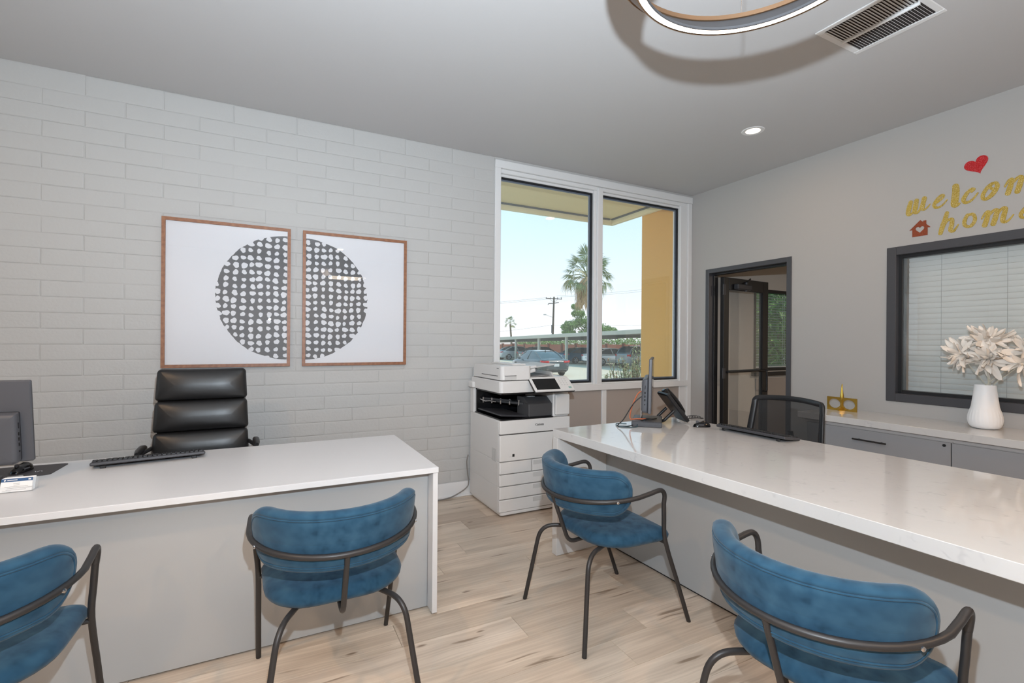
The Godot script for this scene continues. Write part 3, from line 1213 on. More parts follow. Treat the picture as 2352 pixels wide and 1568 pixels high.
# ---------------------------------------------------------------- blue armchairs
func make_armchair(label: String, group: String) -> Node3D:
	var t := thing("armchair", label, "chair", Vector3.ZERO, 0, group)
	var Rm := 0.263
	var bend := func(u: float, v: float, w: float) -> Vector3:
		var th := u / Rm
		var r := Rm + w + v * 0.13
		return Vector3(r * sin(th), 0.659 + v, 0.012 + r * cos(th))
	var b := MB.new()
	var prof := [Vector2(0.104, 0.030), Vector2(0.08, 0.031), Vector2(0.05, 0.031), Vector2(0.03, 0.030), Vector2(0.026, 0.026), Vector2(0.0225, 0.0235), Vector2(0.019, 0.027), Vector2(0.012, 0.0265), Vector2(0.005, 0.018), Vector2(0.0005, 0.006), Vector2(0.0, -0.006), Vector2(0.004, -0.019), Vector2(0.012, -0.027), Vector2(0.03, -0.032), Vector2(0.06, -0.034), Vector2(0.104, -0.034)]
	b.cushion(0.372, 0.105, [0.1, 0.1, 0.098, 0.098], prof, bend, 8, 14)
	var back := part("backrest", b, M.velvet, t)
	var pp := []
	for q in MB.ring(0.372, 0.105, [0.1, 0.1, 0.098, 0.098], 0.0235, 8, 14):
		pp.append(bend.call(q.x, q.y, 0.0265))
	pp.append(pp[0])
	b = MB.new()
	b.tube(pp, 0.0034, 6, false)
	part("piping", b, M.velvet, back)
	# seat
	b = MB.new()
	var sf := func(u: float, v: float, w: float) -> Vector3:
		var d := 1.0 - pow(absf(u) / 0.25, 2.0) * 0.5 - pow(absf(v) / 0.23, 2.0) * 0.5
		return Vector3(u * (1.0 - 0.04 * v / 0.23), 0.43 + w + (0.008 * d if w > 0 else 0.0), -0.006 + v)
	b.cushion(0.25, 0.197, [0.17, 0.17, 0.05, 0.05], [Vector2(0.197, 0.03), Vector2(0.15, 0.03), Vector2(0.08, 0.029), Vector2(0.03, 0.024), Vector2(0.01, 0.014), Vector2(0.0, 0.0), Vector2(0.003, -0.014), Vector2(0.012, -0.025), Vector2(0.03, -0.03), Vector2(0.197, -0.03)], sf, 8, 6)
	part("seat", b, M.velvet, t)
	# frame
	var r := 0.0103
	for s in [-1, 1]:
		b = MB.new()
		b.tube(curve([Vector3(s * 0.264, 0.0, -0.30), Vector3(s * 0.265, 0.21, -0.221), Vector3(s * 0.266, 0.415, -0.144), Vector3(s * 0.275, 0.53, -0.126), Vector3(s * 0.281, 0.60, -0.118)], 5), r, 10)
		part("leg", b, M.chair_metal, t)
	for s in [-1, 1]:
		b = MB.new()
		b.tube(fillet([Vector3(s * 0.262, 0.0, 0.305), Vector3(s * 0.205, 0.394, 0.245), Vector3(s * 0.12, 0.39, 0.08), Vector3(s * 0.10, 0.39, 0.02)], 0.075, 8), r, 10)
		part("leg", b, M.chair_metal, t)
	var half := [Vector3(0.281, 0.598, -0.119), Vector3(0.285, 0.632, -0.1185), Vector3(0.288, 0.655, -0.104), Vector3(0.2905, 0.662, -0.078), Vector3(0.293, 0.656, -0.03)]
	half = curve(half, 4)
	var path := half.map(func(q): return q * Vector3(-1, 1, 1))
	var Rh := 0.2965
	for k in range(0, 25):
		var th := deg_to_rad(-84.0 + 7.0 * k)
		path.append(Vector3(Rh * sin(th), 0.620 + 0.027 * pow(absf(th) / 1.47, 2.0), 0.012 + Rh * cos(th)))
	half.reverse()
	path.append_array(half)
	b = MB.new()
	b.tube(path, r, 10)
	part("armrest", b, M.chair_metal, t)
	b = MB.new()
	b.tube(fillet([Vector3(0, 0.62, 0.306), Vector3(0, 0.374, 0.212), Vector3(0, 0.386, 0.04)], 0.04, 6), r * 0.95, 10)
	part("back_stem", b, M.chair_metal, t)
	b = MB.new()
	b.tube([Vector3(-0.268, 0.405, -0.146), Vector3(0.268, 0.405, -0.146)], 0.009, 8)
	b.box(Vector3(0, 0.394, 0.03), Vector3(0.3, 0.012, 0.22), 0.003)
	b.box(Vector3(0, 0.394, -0.08), Vector3(0.05, 0.01, 0.15), 0.002)
	part("crossbar", b, M.chair_metal, t)
	for th in [-1.13, 1.13]:
		b = MB.new()
		b.lathe([Vector2(0.0065, 0.0), Vector2(0.006, 0.0025), Vector2(0.003, 0.0038), Vector2(0.0, 0.004)], 10)
		var n := Vector3(sin(th), 0, cos(th))
		part("screw", b, M.chrome, t, Transform3D(Basis(Quaternion(Vector3.UP, n)), Vector3(0, 0.633, 0.012) + n * (Rh + r - 0.001)))
	b = MB.new()
	b.lathe([Vector2(0.0055, 0.0), Vector2(0.005, 0.002), Vector2(0.0, 0.0034)], 10)
	part("screw", b, M.chrome, t, Transform3D(Basis(Quaternion(Vector3.UP, Vector3(0, -0.4, 0.9).normalized())), Vector3(0, 0.588, 0.300)))
	return t


# ---------------------------------------------------------------- desks
func build_left_desk() -> void:
	var t := thing("white_desk", "white laminate desk with grey front panel below the two pictures", "desk", Vector3(-0.19, 0, -2.7))
	var x0 := -1.33
	var x1 := 0.947
	var z0 := -0.45
	var z1 := 0.45
	var b := MB.new()
	b.box(Vector3((x0 + x1) / 2, 0.704, 0), Vector3(x1 - x0, 0.026, z1 - z0), 0.0015)
	part("desktop", b, M.laminate, t)
	for x in [x0 + 0.014, x1 - 0.014]:
		b = MB.new()
		b.box(Vector3(x, 0.350, 0), Vector3(0.025, 0.682, z1 - z0 - 0.012), 0.0012)
		b.tube([Vector3(x, 0, z1 - 0.05), Vector3(x, 0.011, z1 - 0.05)], 0.011, 10)
		b.tube([Vector3(x, 0, z0 + 0.05), Vector3(x, 0.011, z0 + 0.05)], 0.011, 10)
		part("side_panel", b, M.laminate, t)
	b = MB.new()
	b.box(Vector3((x0 + x1) / 2, 0.350, z1 - 0.092), Vector3(x1 - x0 - 0.056, 0.682, 0.018), 0.001)
	part("front_panel", b, M.panel_gray, t)


func build_counter() -> void:
	var t := thing("stone_counter", "long white quartz counter desk with grey front panel, beside the printer", "counter", Vector3(1.618, 0, -2.588), deg_to_rad(2.0))
	var L := 2.75
	var D := 1.08
	var th := 0.05
	var y := 0.783
	var b := MB.new()
	b.box(Vector3(D / 2, y - th / 2, L / 2), Vector3(D, th, L), 0.0018)
	part("countertop", b, M.quartz, t)
	for z in [th / 2 + 0.0, L - th / 2]:
		b = MB.new()
		b.box(Vector3(D / 2, (y - th) / 2 + 0.001, z), Vector3(D, y - th - 0.002, th), 0.0018)
		part("end_panel", b, M.quartz, t)
	b = MB.new()
	b.box(Vector3(0.40, (y - th) / 2 + 0.006, L / 2), Vector3(0.02, y - th - 0.014, L - 2 * th - 0.002), 0.001)
	part("front_panel", b, M.panel_gray, t)
	b = MB.new()
	b.box(Vector3(0.412, 0.006, L / 2), Vector3(0.02, 0.012, L - 2 * th - 0.01))
	part("plinth", b, M.gasket, t)


func build_credenza() -> void:
	var xf := 3.745
	var z0 := -2.36
	var W := 0.89
	for k in 3:
		var zc := z0 + 0.06 + W * (k + 0.5)
		var t := thing("cabinet", ["grey wall cabinet behind the mesh chair with a black bar handle", "grey wall cabinet below the vase of cream flowers", "grey wall cabinet at the far right end under the counter"][k], "cabinet", Vector3(xf, 0, zc), -PI / 2, "grey cabinets along the wall")
		# local x along the wall, local z out into the room
		var b := MB.new()
		b.box(Vector3(0, 0.405, -0.255), Vector3(W - 0.003, 0.65, 0.45), 0.001)
		b.box(Vector3(0, 0.04, -0.285), Vector3(W - 0.003, 0.08, 0.38))
		part("body", b, M.carcass, t)
		for q in [[0.623, 0.205], [0.30, 0.425]]:
			b = MB.new()
			b.box(Vector3(0, q[0], -0.02), Vector3(W - 0.006, q[1], 0.018), 0.001)
			var dr := part("drawer", b, M.drawer_gray, t)
			b = MB.new()
			b.tube([Vector3(-0.105, q[0] + 0.035, 0.014), Vector3(0.105, q[0] + 0.035, 0.014)], 0.0055, 8)
			for s in [-1, 1]:
				b.tube([Vector3(s * 0.07, q[0] + 0.035, -0.012), Vector3(s * 0.07, q[0] + 0.035, 0.014)], 0.0045, 6)
			part("handle", b, M.black_metal, dr)
			if q[0] > 0.5:
				b = MB.new()
				b.lathe([Vector2(0.0, 0.0), Vector2(0.009, 0.0), Vector2(0.009, 0.003), Vector2(0.004, 0.003), Vector2(0.004, 0.001), Vector2(0, 0.001)], 16)
				part("lock", b, M.black_metal, dr, tf(Vector3(W / 2 - 0.035, q[0] + 0.083, -0.0108), PI / 2))
	var t2 := thing("worktop", "white quartz worktop along the wall carrying the flower vase", "worktop", Vector3(XB, 0, z0), -PI / 2)
	var L := 2.85
	var b := MB.new()
	b.box(Vector3(L / 2, 0.777, (XB - xf) / 2 + 0.006), Vector3(L, 0.046, XB - xf + 0.012), 0.0018)
	part("slab", b, M.quartz, t2)
	b = MB.new()
	b.box(Vector3(L / 2, 0.7425, 0.25), Vector3(L - 0.04, 0.023, 0.46))
	part("cleat", b, M.carcass, t2)


# ---------------------------------------------------------------- office chairs
func five_star(t: Node3D, seat_y: float) -> void:
	var b := MB.new()
	b.tube([Vector3(0, 0.10, 0), Vector3(0, seat_y, 0)], 0.025, 12)
	b.tube([Vector3(0, 0.08, 0), Vector3(0, 0.22, 0)], 0.032, 12)
	part("post", b, M.plastic_black, t)
	for k in 5:
		var a := TAU * k / 5.0 + 0.3
		var d := Vector3(cos(a), 0, sin(a))
		b = MB.new()
		b.tube([Vector3(0, 0.125, 0) + d * 0.02, Vector3(0, 0.105, 0) + d * 0.16, Vector3(0, 0.075, 0) + d * 0.31], 0.02, 8, true, [0.028, 0.022, 0.016])
		part("base_leg", b, M.plastic_black, t)
		b = MB.new()
		b.tube([Vector3(0, 0.028, 0) + d * 0.31 - Vector3(-d.z, 0, d.x) * 0.022, Vector3(0, 0.028, 0) + d * 0.31 + Vector3(-d.z, 0, d.x) * 0.022], 0.028, 14)
		b.tube([Vector3(0, 0.03, 0) + d * 0.31, Vector3(0, 0.078, 0) + d * 0.31], 0.008, 8)
		part("caster", b, M.plastic_black, t)


func build_executive_chair() -> void:
	# local front is -z; the chair looks into the room
	var t := thing("executive_chair", "high backed black leather office chair behind the white desk", "office chair", Vector3(-0.322, 0, -3.21), PI + deg_to_rad(2.0))
	var lean := func(y: float) -> float:
		return 0.19 + (y - 0.5) * 0.115
	five_star(t, 0.40)
	var segs := [[1.0600, 0.094, 0.231], [0.876, 0.091, 0.239], [0.697, 0.089, 0.244], [0.528, 0.080, 0.246]]
	for q in segs:
		var cy: float = q[0]
		var hh: float = q[1]
		var hw: float = q[2]
		var b := MB.new()
		var f := func(u: float, v: float, w: float) -> Vector3:
			var y := cy + v
			var du := u / hw
			var dv := v / hh
			var puff := (1.0 - pow(absf(du), 4.0)) * (1.0 - pow(absf(dv), 2.6)) * 0.030 if w > 0 else 0.0
			var wrinkle := 0.0016 * sin(u * 95.0 + 3.0 * v / hh) * pow(absf(dv), 3.0) if w > 0 else 0.0
			return Vector3(u * (1.0 - 0.02 * dv), y, lean.call(y) - w - puff - wrinkle)
		b.cushion(hw, hh - 0.002, [0.024, 0.024, 0.02, 0.02], [Vector2(0.08, -0.015), Vector2(0.01, -0.015), Vector2(0.0, -0.004), Vector2(0.0, 0.012), Vector2(0.004, 0.020), Vector2(0.010, 0.025), Vector2(0.018, 0.0262), Vector2(0.03, 0.0265), Vector2(0.045, 0.0265), Vector2(0.06, 0.0265), Vector2(hh - 0.012, 0.0265), Vector2(hh, 0.0265)], f, 5, 14)
		part("back_cushion", b, M.leather, t)
	var b := MB.new()
	var g := func(u: float, v: float, w: float) -> Vector3:
		var y := 0.803 + v
		return Vector3(u, y, lean.call(y) + 0.032 - w)
	b.cushion(0.226, 0.335, [0.03, 0.03, 0.03, 0.03], [Vector2(0.2, -0.014), Vector2(0.01, -0.014), Vector2(0.0, -0.006), Vector2(0.0, 0.01), Vector2(0.2, 0.012)], g, 5, 6)
	part("backrest", b, M.leather, t)
	b = MB.new()
	var sf := func(u: float, v: float, w: float) -> Vector3: return Vector3(u, 0.45 + w, -0.06 + v)
	b.cushion(0.25, 0.25, [0.05, 0.05, 0.08, 0.08], [Vector2(0.2, 0.05), Vector2(0.05, 0.048), Vector2(0.01, 0.03), Vector2(0, 0.0), Vector2(0.01, -0.04), Vector2(0.2, -0.045)], sf)
	part("seat", b, M.leather, t)
	for s in [-1, 1]:
		b = MB.new()
		b.tube(fillet([Vector3(s * 0.24, 0.43, -0.02), Vector3(s * 0.285, 0.43, -0.02), Vector3(s * 0.285, 0.66, 0.03), Vector3(s * 0.285, 0.69, 0.1), Vector3(s * 0.245, 0.7, 0.215)], 0.05), 0.012, 8)
		b.tube([Vector3(s * 0.285, 0.705, 0.03), Vector3(s * 0.285, 0.709, 0.08), Vector3(s * 0.285, 0.709, 0.18), Vector3(s * 0.28, 0.706, 0.225)], 0.02, 10, true, [0.012, 0.019, 0.019, 0.014])
		part("armrest", b, M.plastic_black, t)


func build_mesh_chair() -> void:
	var t := thing("mesh_chair", "dark mesh backed office chair between the stone counter and the cabinets", "office chair", Vector3(2.87, 0, -2.015), PI / 2 - deg_to_rad(3.0))
	five_star(t, 0.42)
	var f := func(u: float, v: float, w: float) -> Vector3:
		var y := 0.765 + v
		return Vector3(u * (1.0 - 0.06 * (v / 0.2)), y + 0.012 * (1.0 - pow(u / 0.24, 2.0)), 0.21 + v * 0.16 + w + 0.045 * pow(u / 0.24, 2.0) * -1.0)
	var b := MB.new()
	# frame: a rounded band round the mesh
	var rows := []
	for q in [[0.0, 0.0], [0.002, 0.012], [0.03, 0.012], [0.034, 0.0], [0.03, -0.012], [0.002, -0.012], [0.0, 0.0]]:
		var row := PackedVector3Array()
		for p in MB.ring(0.265, 0.205, [0.035, 0.035, 0.06, 0.06], q[0], 6, 8):
			row.append(f.call(p.x, p.y, q[1]))
		rows.append(row)
	b.grid(rows, true)
	part("back_frame", b, M.plastic_black, t)
	var mm := mat(Color(0.13, 0.13, 0.135, 0.8), 0.7)
	mm.transparency = BaseMaterial3D.TRANSPARENCY_ALPHA
	b = MB.new()
	b.cushion(0.237, 0.177, [0.02, 0.02, 0.04, 0.04], [Vector2(0.17, 0.003), Vector2(0.1, 0.003), Vector2(0.0, 0.001)], f, 4, 8)
	part("mesh_panel", b, mm, t)
	b = MB.new()
	b.tube(fillet([Vector3(0, 0.40, 0.05), Vector3(0, 0.40, 0.26), Vector3(0, 0.62, 0.25), Vector3(0, 0.75, 0.225)], 0.06), 0.018, 8)
	part("back_stem", b, M.plastic_black, t)
	b = MB.new()
	var sf := func(u: float, v: float, w: float) -> Vector3: return Vector3(u, 0.45 + w, -0.04 + v)
	b.cushion(0.24, 0.235, [0.07, 0.07, 0.09, 0.09], [Vector2(0.2, 0.035), Vector2(0.05, 0.034), Vector2(0.01, 0.02), Vector2(0, 0.0), Vector2(0.01, -0.025), Vector2(0.2, -0.03)], sf)
	part("seat", b, mat(g8(40, 40, 42), 0.9), t)


# ---------------------------------------------------------------- the printer
func build_printer() -> void:
	var x0 := 1.578
	var z1 := -3.272
	var t := thing("office_printer", "tall white multifunction office printer in the corner by the window", "printer", Vector3(x0, 0, z1))
	# local: x to the right from the left side, z towards the room (front at 0), back at -0.6
	var W := 0.635
	var D := 0.595
	var P: StandardMaterial3D = M.printer_white
	var rbox := func(b: MB, xa: float, xb: float, ya: float, yb: float, za: float, zb: float, r: float) -> void:
		# rounded upright corners at the front, small bevels elsewhere
		var k := 5
		var a := (xb - xa) / 2
		var c := (zb - za) / 2
		var f := func(u: float, v: float, w: float) -> Vector3: return Vector3((xa + xb) / 2 + u, w, (za + zb) / 2 + v)
		for q in [[ya, Vector3.DOWN], [yb, Vector3.UP]]:
			var pts := []
			for p in MB.ring(a, c, [r, r, 0.004, 0.004], 0.003, k, 1):
				pts.append(f.call(p.x, p.y, q[0]))
			b.poly(pts, q[1])
		b.cushion(a, c, [r, r, 0.004, 0.004], [Vector2(0.003, ya), Vector2(0.0, ya + 0.003), Vector2(0.0, ya + 0.003), Vector2(0.0, yb - 0.003), Vector2(0.0, yb - 0.003), Vector2(0.003, yb)], f, k, 1)
	var b := MB.new()
	rbox.call(b, 0.004, W, 0.03, 0.728, -D, -0.022, 0.004)
	var body := part("body", b, P, t)
	# seams of the side panels: thin raised sheets with gaps
	for q in [[0.035, 0.225, -D + 0.012, -0.03], [0.23, 0.415, -D + 0.012, -0.03], [0.42, 0.722, -D + 0.012, -0.03]]:
		var s := MB.new()
		s.box(Vector3(0.002, (q[0] + q[1]) / 2, (q[2] + q[3]) / 2), Vector3(0.004, q[1] - q[0], q[3] - q[2]), 0.0015)
		part("side_panel", s, P, t)
	b = MB.new()
	for k in 2:
		b.box(Vector3(-0.001, 0.455, -0.085 - k * 0.03), Vector3(0.002, 0.07, 0.02))
	b.box(Vector3(-0.0006, 0.46, -0.1), Vector3(0.0012, 0.1, 0.075))
	part("side_sticker", b, M.printer_recess, t)
	b = MB.new()
	rbox.call(b, 0.012, W - 0.008, 0.012, 0.036, -D + 0.02, -0.005, 0.02)
	part("base", b, P, t)
	for q in [[0.1, -0.08], [0.55, -0.08], [0.1, -0.5], [0.55, -0.5]]:
		b = MB.new()
		b.tube([Vector3(q[0], 0.0, q[1]), Vector3(q[0], 0.014, q[1])], 0.02, 10)
		part("foot", b, M.plastic_black, t)
	# drawers
	for q in [[0.04, 0.129], [0.136, 0.228], [0.235, 0.319]]:
		b = MB.new()
		rbox.call(b, 0.0, W, q[0], q[1], -0.022, 0.0, 0.018)
		var dr := part("drawer", b, P, t)
		b = MB.new()
		b.box(Vector3(0.335, q[1] - 0.022, 0.0), Vector3(0.09, 0.034, 0.003), 0.001)
		part("handle", b, M.printer_recess, dr)
	for q in [[0.0, 0.279, "drawer"], [0.283, W, "drawer"]]:
		b = MB.new()
		if q[0] == 0.0:
			rbox.call(b, q[0], q[1], 0.326, 0.414, -0.022, 0.0, 0.016)
		else:
			b.box(Vector3((q[0] + q[1]) / 2, 0.37, -0.011), Vector3(q[1] - q[0], 0.088, 0.022), 0.003)
		var dr := part("drawer", b, P, t)
		if q[0] > 0.0:
			b = MB.new()
			b.box(Vector3(0.335, 0.392, 0.0), Vector3(0.09, 0.034, 0.003), 0.001)
			part("handle", b, M.printer_recess, dr)
	b = MB.new()
	rbox.call(b, 0.0, W, 0.421, 0.619, -0.022, 0.0, 0.02)
	var cover := part("front_cover", b, P, t)
	b = MB.new()
	b.box(Vector3(0.116, 0.462, 0.0005), Vector3(0.018, 0.02, 0.0015))
	part("badge", b, M.black_print, cover)
	b = MB.new()
	for k in 4:
		b.box(Vector3(0.078 + k * 0.007, 0.454, 0.0004), Vector3(0.004, 0.003, 0.0012))
	part("badge_text", b, M.printer_recess, cover)
	b = MB.new()
	rbox.call(b, 0.0, W, 0.627, 0.728, -0.03, 0.0, 0.02)
	var cap := part("upper_front", b, P, t)
	b = MB.new()
	rbox.call(b, 0.003, W - 0.003, 0.6185, 0.6275, -0.03, -0.003, 0.018)
	part("seam", b, M.printer_seam, t)
	var tm := TextMesh.new()
	tm.text = "Canon"
	var sf := SystemFont.new()
	sf.font_names = PackedStringArray(["Droid Serif"])
	sf.font_weight = 700
	tm.font = sf
	tm.font_size = 32
	tm.pixel_size = 0.00075
	tm.depth = 0.0015
	put("lettering", tm, M.black_print, cap, tf(Vector3(0.345, 0.683, 0.0005)))
	# exit bay: dark floor, back, left post, roof
	b = MB.new()
	rbox.call(b, 0.012, W - 0.15, 0.728, 0.738, -D + 0.08, -0.008, 0.02)
	b.box(Vector3(0.3, 0.83, -D + 0.09), Vector3(0.56, 0.21, 0.02))
	b.box(Vector3(0.3, 0.93, -0.3), Vector3(0.56, 0.012, 0.56))
	part("exit_bay", b, M.shiny_black, t)
	b = MB.new()
	b.box(Vector3(0.055, 0.832, -D + 0.04), Vector3(0.108, 0.206, 0.078), 0.004)
	b.box(Vector3(0.32, 0.832, -D + 0.04), Vector3(0.60, 0.206, 0.07), 0.004)
	part("rear_column", b, P, t)
	b = MB.new()
	rbox.call(b, W - 0.148, W, 0.73, 0.935, -D, -0.03, 0.012)
	b.box(Vector3(W - 0.07, 0.825, -0.02), Vector3(0.135, 0.165, 0.03), 0.008)
	part("toner_cover", b, P, t)
	# inner finisher block and its bars
	b = MB.new()
	b.xf = Transform3D(Basis(Vector3.UP, 0.0), Vector3.ZERO)
	b.box(Vector3(0.375, 0.79, -0.135), Vector3(0.215, 0.105, 0.2), 0.006)
	b.extrude_side([Vector2(-0.05, 0.842), Vector2(-0.235, 0.842), Vector2(-0.235, 0.885), Vector2(-0.12, 0.885)], 0.268, 0.482)
	var fin := part("output_unit", b, M.printer_gray, t)
	b = MB.new()
	for k in 2:
		b.box(Vector3(0.33 + k * 0.032, 0.8875, -0.145), Vector3(0.024, 0.002, 0.03), 0.0, Basis(Vector3.UP, 0.3))
	part("sticker", b, M.white_print, fin)
	b = MB.new()
	b.box(Vector3(0.185, 0.832, -0.33), Vector3(0.03, 0.02, 0.42), 0.004, Basis(Vector3.UP, 0.45))
	b.box(Vector3(0.14, 0.85, -0.36), Vector3(0.02, 0.012, 0.30), 0.003, Basis(Vector3.UP, 0.45))
	part("guide_bar", b, M.printer_gray, t)
	b = MB.new()
	for k in 5:
		b.tube([Vector3(0.07 + k * 0.045, 0.815, -0.47 + k * 0.075), Vector3(0.07 + k * 0.045, 0.86, -0.47 + k * 0.075)], 0.007, 8)
	b.tube([Vector3(0.05, 0.842, -0.5), Vector3(0.075, 0.83, -0.44), Vector3(0.10, 0.835, -0.40), Vector3(0.13, 0.832, -0.34)], 0.008, 6)
	part("roller", b, M.chrome, t)
	b = MB.new()
	b.box(Vector3(0.15, 0.752, -0.28), Vector3(0.24, 0.012, 0.46), 0.004, Basis(Vector3.BACK, -0.08))
	part("exit_tray", b, M.plastic_dark, t)
	# scanner
	b = MB.new()
	rbox.call(b, 0.0, W, 0.938, 1.028, -D + 0.03, 0.0, 0.03)
	b.box(Vector3(0.05, 0.965, -D + 0.05), Vector3(0.14, 0.05, 0.1), 0.006)
	part("scanner", b, P, t)
	# document feeder
	b = MB.new()
	rbox.call(b, 0.012, 0.275, 1.034, 1.142, -D + 0.05, -0.006, 0.03)
	b.box(Vector3(0.21, 1.148, -0.29), Vector3(0.12, 0.012, 0.4), 0.005)
	b.box(Vector3(0.45, 1.04, -0.29), Vector3(0.35, 0.016, 0.5), 0.005)
	var adf := part("document_feeder", b, P, t)
	b = MB.new()
	b.box(Vector3(0.011, 1.065, -0.22), Vector3(0.004, 0.004, 0.3))
	b.box(Vector3(0.011, 1.124, -0.07), Vector3(0.003, 0.004, 0.03))
	b.box(Vector3(0.09, 1.068, -0.0055), Vector3(0.1, 0.004, 0.003))
	part("slot", b, M.printer_seam, adf)
	b = MB.new()
	b.box(Vector3(0.09, 1.05, -0.006), Vector3(0.1, 0.03, 0.004), 0.001)
	part("grip", b, M.printer_recess, adf)
	b = MB.new()
	b.box(Vector3(0.30, 1.092, -0.29), Vector3(0.11, 0.03, 0.42), 0.006, Basis(Vector3.BACK, 0.22))
	b.box(Vector3(0.32, 1.125, -0.29), Vector3(0.09, 0.018, 0.42), 0.005, Basis(Vector3.BACK, 0.15))
	part("feed_guide", b, P, t)
	b = MB.new()
	b.box(Vector3(0.44, 1.132, -0.29), Vector3(0.22, 0.012, 0.38), 0.004, Basis(Vector3.BACK, 0.12))
	part("feed_tray", b, M.printer_recess, t)
	b = MB.new()
	b.box(Vector3(0.37, 1.053, -0.29), Vector3(0.24, 0.008, 0.4), 0.003, Basis(Vector3.BACK, 0.06))
	part("output_tray", b, mat(g8(128, 126, 126), 0.5), t)
	b = MB.new()
	b.extrude_side([Vector2(-0.06, 1.048), Vector2(-0.45, 1.048), Vector2(-0.45, 1.09), Vector2(-0.1, 1.085)], 0.50, 0.515)
	part("paper_stop", b, M.printer_recess, t)
	# control panel, tilted towards the user
	var cp := MB.new()
	cp.box(Vector3(0, 0, 0), Vector3(0.355, 0.142, 0.022), 0.006)
	var pan := part("control_panel", cp, P, t, tf(Vector3(0.42, 0.995, 0.06), deg_to_rad(-50)))
	b = MB.new()
	b.box(Vector3(0, 0, -0.009), Vector3(0.361, 0.148, 0.018), 0.006)
	part("panel_back", b, M.plastic_black, pan)
	b = MB.new()
	b.box(Vector3(-0.058, 0.0, 0.0108), Vector3(0.208, 0.116, 0.003), 0.001)
	part("screen", b, M.screen_off, pan)
	b = MB.new()
	for r in 4:
		for c in 3:
			b.box(Vector3(0.078 + c * 0.026, 0.048 - r * 0.021, 0.0115), Vector3(0.014, 0.009, 0.003), 0.001)
	part("key", b, M.printer_recess, pan)
	b = MB.new()
	b.box(Vector3(0.14, -0.045, 0.0118), Vector3(0.026, 0.018, 0.004), 0.003)
	part("start_key", b, mat(g8(130, 168, 160), 0.4), pan)
	b = MB.new()
	b.tube([Vector3(0.42, 0.985, -0.03), Vector3(0.42, 0.985, 0.05)], 0.02, 8)
	part("panel_arm", b, M.plastic_black, t)
	# power lead on the floor behind it
	b = MB.new()
	b.tube(curve([Vector3(1.555, 0.36, -3.845), Vector3(1.545, 0.30, -3.85), Vector3(1.556, 0.2, -3.856), Vector3(1.568, 0.12, -3.862), Vector3(1.545, 0.075, -3.858), Vector3(1.45, 0.03, -3.852), Vector3(1.36, 0.009, -3.85), Vector3(1.2, 0.0065, -3.852), Vector3(0.9, 0.0065, -3.86), Vector3(0.7, 0.0065, -3.86)], 6), 0.0055, 8)
	tag(part("power_cable", b, mat(g8(128, 124, 120), 0.6)), "grey power cord lying along the baseboard behind the printer", "cord")


# ---------------------------------------------------------------- computers and desk things
func make_computer(label: String, category: String, lean: float) -> Node3D:
	# screen looks along local +z, foot at the origin
	var t := thing("desktop_computer", label, category)
	var tilt := Basis(Vector3.RIGHT, deg_to_rad(-lean))
	var o := Vector3(0, 0.103, 0)
	var b := MB.new()
	b.box(Vector3(0, 0.17, 0), Vector3(0.542, 0.342, 0.02), 0.004)
	part("display", b, M.plastic_gray, t, Transform3D(tilt, o))
	b = MB.new()
	b.box(Vector3(0, 0.172, 0.0095), Vector3(0.528, 0.318, 0.003), 0.001)
	part("screen", b, M.screen_off, t, Transform3D(tilt, o))
	b = MB.new()
	var f := func(u: float, v: float, w: float) -> Vector3: return Vector3(u, 0.105 + v, -0.01 - w)
	b.cushion(0.235, 0.108, [0.006, 0.006, 0.02, 0.02], [Vector2(0.1, 0.0), Vector2(0.0, 0.0), Vector2(0.0, 0.012), Vector2(0.002, 0.03), Vector2(0.008, 0.038), Vector2(0.02, 0.042), Vector2(0.1, 0.044)], f, 5, 6)
	var hub := part("rear_housing", b, M.plastic_gray, t, Transform3D(tilt, o))
	b = MB.new()
	for s in [-1, 1]:
		for k in 3:
			b.box(Vector3(s * 0.2345, 0.125 - k * 0.022, -0.03), Vector3(0.003, 0.013, 0.006))
		b.box(Vector3(s * 0.2345, 0.16, -0.03), Vector3(0.003, 0.024, 0.003))
		b.box(Vector3(s * 0.2345, 0.052, -0.03), Vector3(0.003, 0.006, 0.006))
	part("port", b, M.shiny_black, hub)
	b = MB.new()
	b.box(Vector3(0, 0.1, -0.058), Vector3(0.07, 0.17, 0.012), 0.004)
	b.box(Vector3(0, 0.165, -0.05), Vector3(0.06, 0.05, 0.03), 0.004)
	part("stand", b, M.chrome, t)
	b = MB.new()
	b.box(Vector3(0, 0.017, -0.02), Vector3(0.30, 0.034, 0.19), 0.003)
	var base := part("base", b, M.plastic_dark, t)
	b = MB.new()
	b.box(Vector3(0, 0.0345, -0.02), Vector3(0.285, 0.002, 0.175), 0.0005)
	part("base_plate", b, M.plastic_gray, base)
	return t


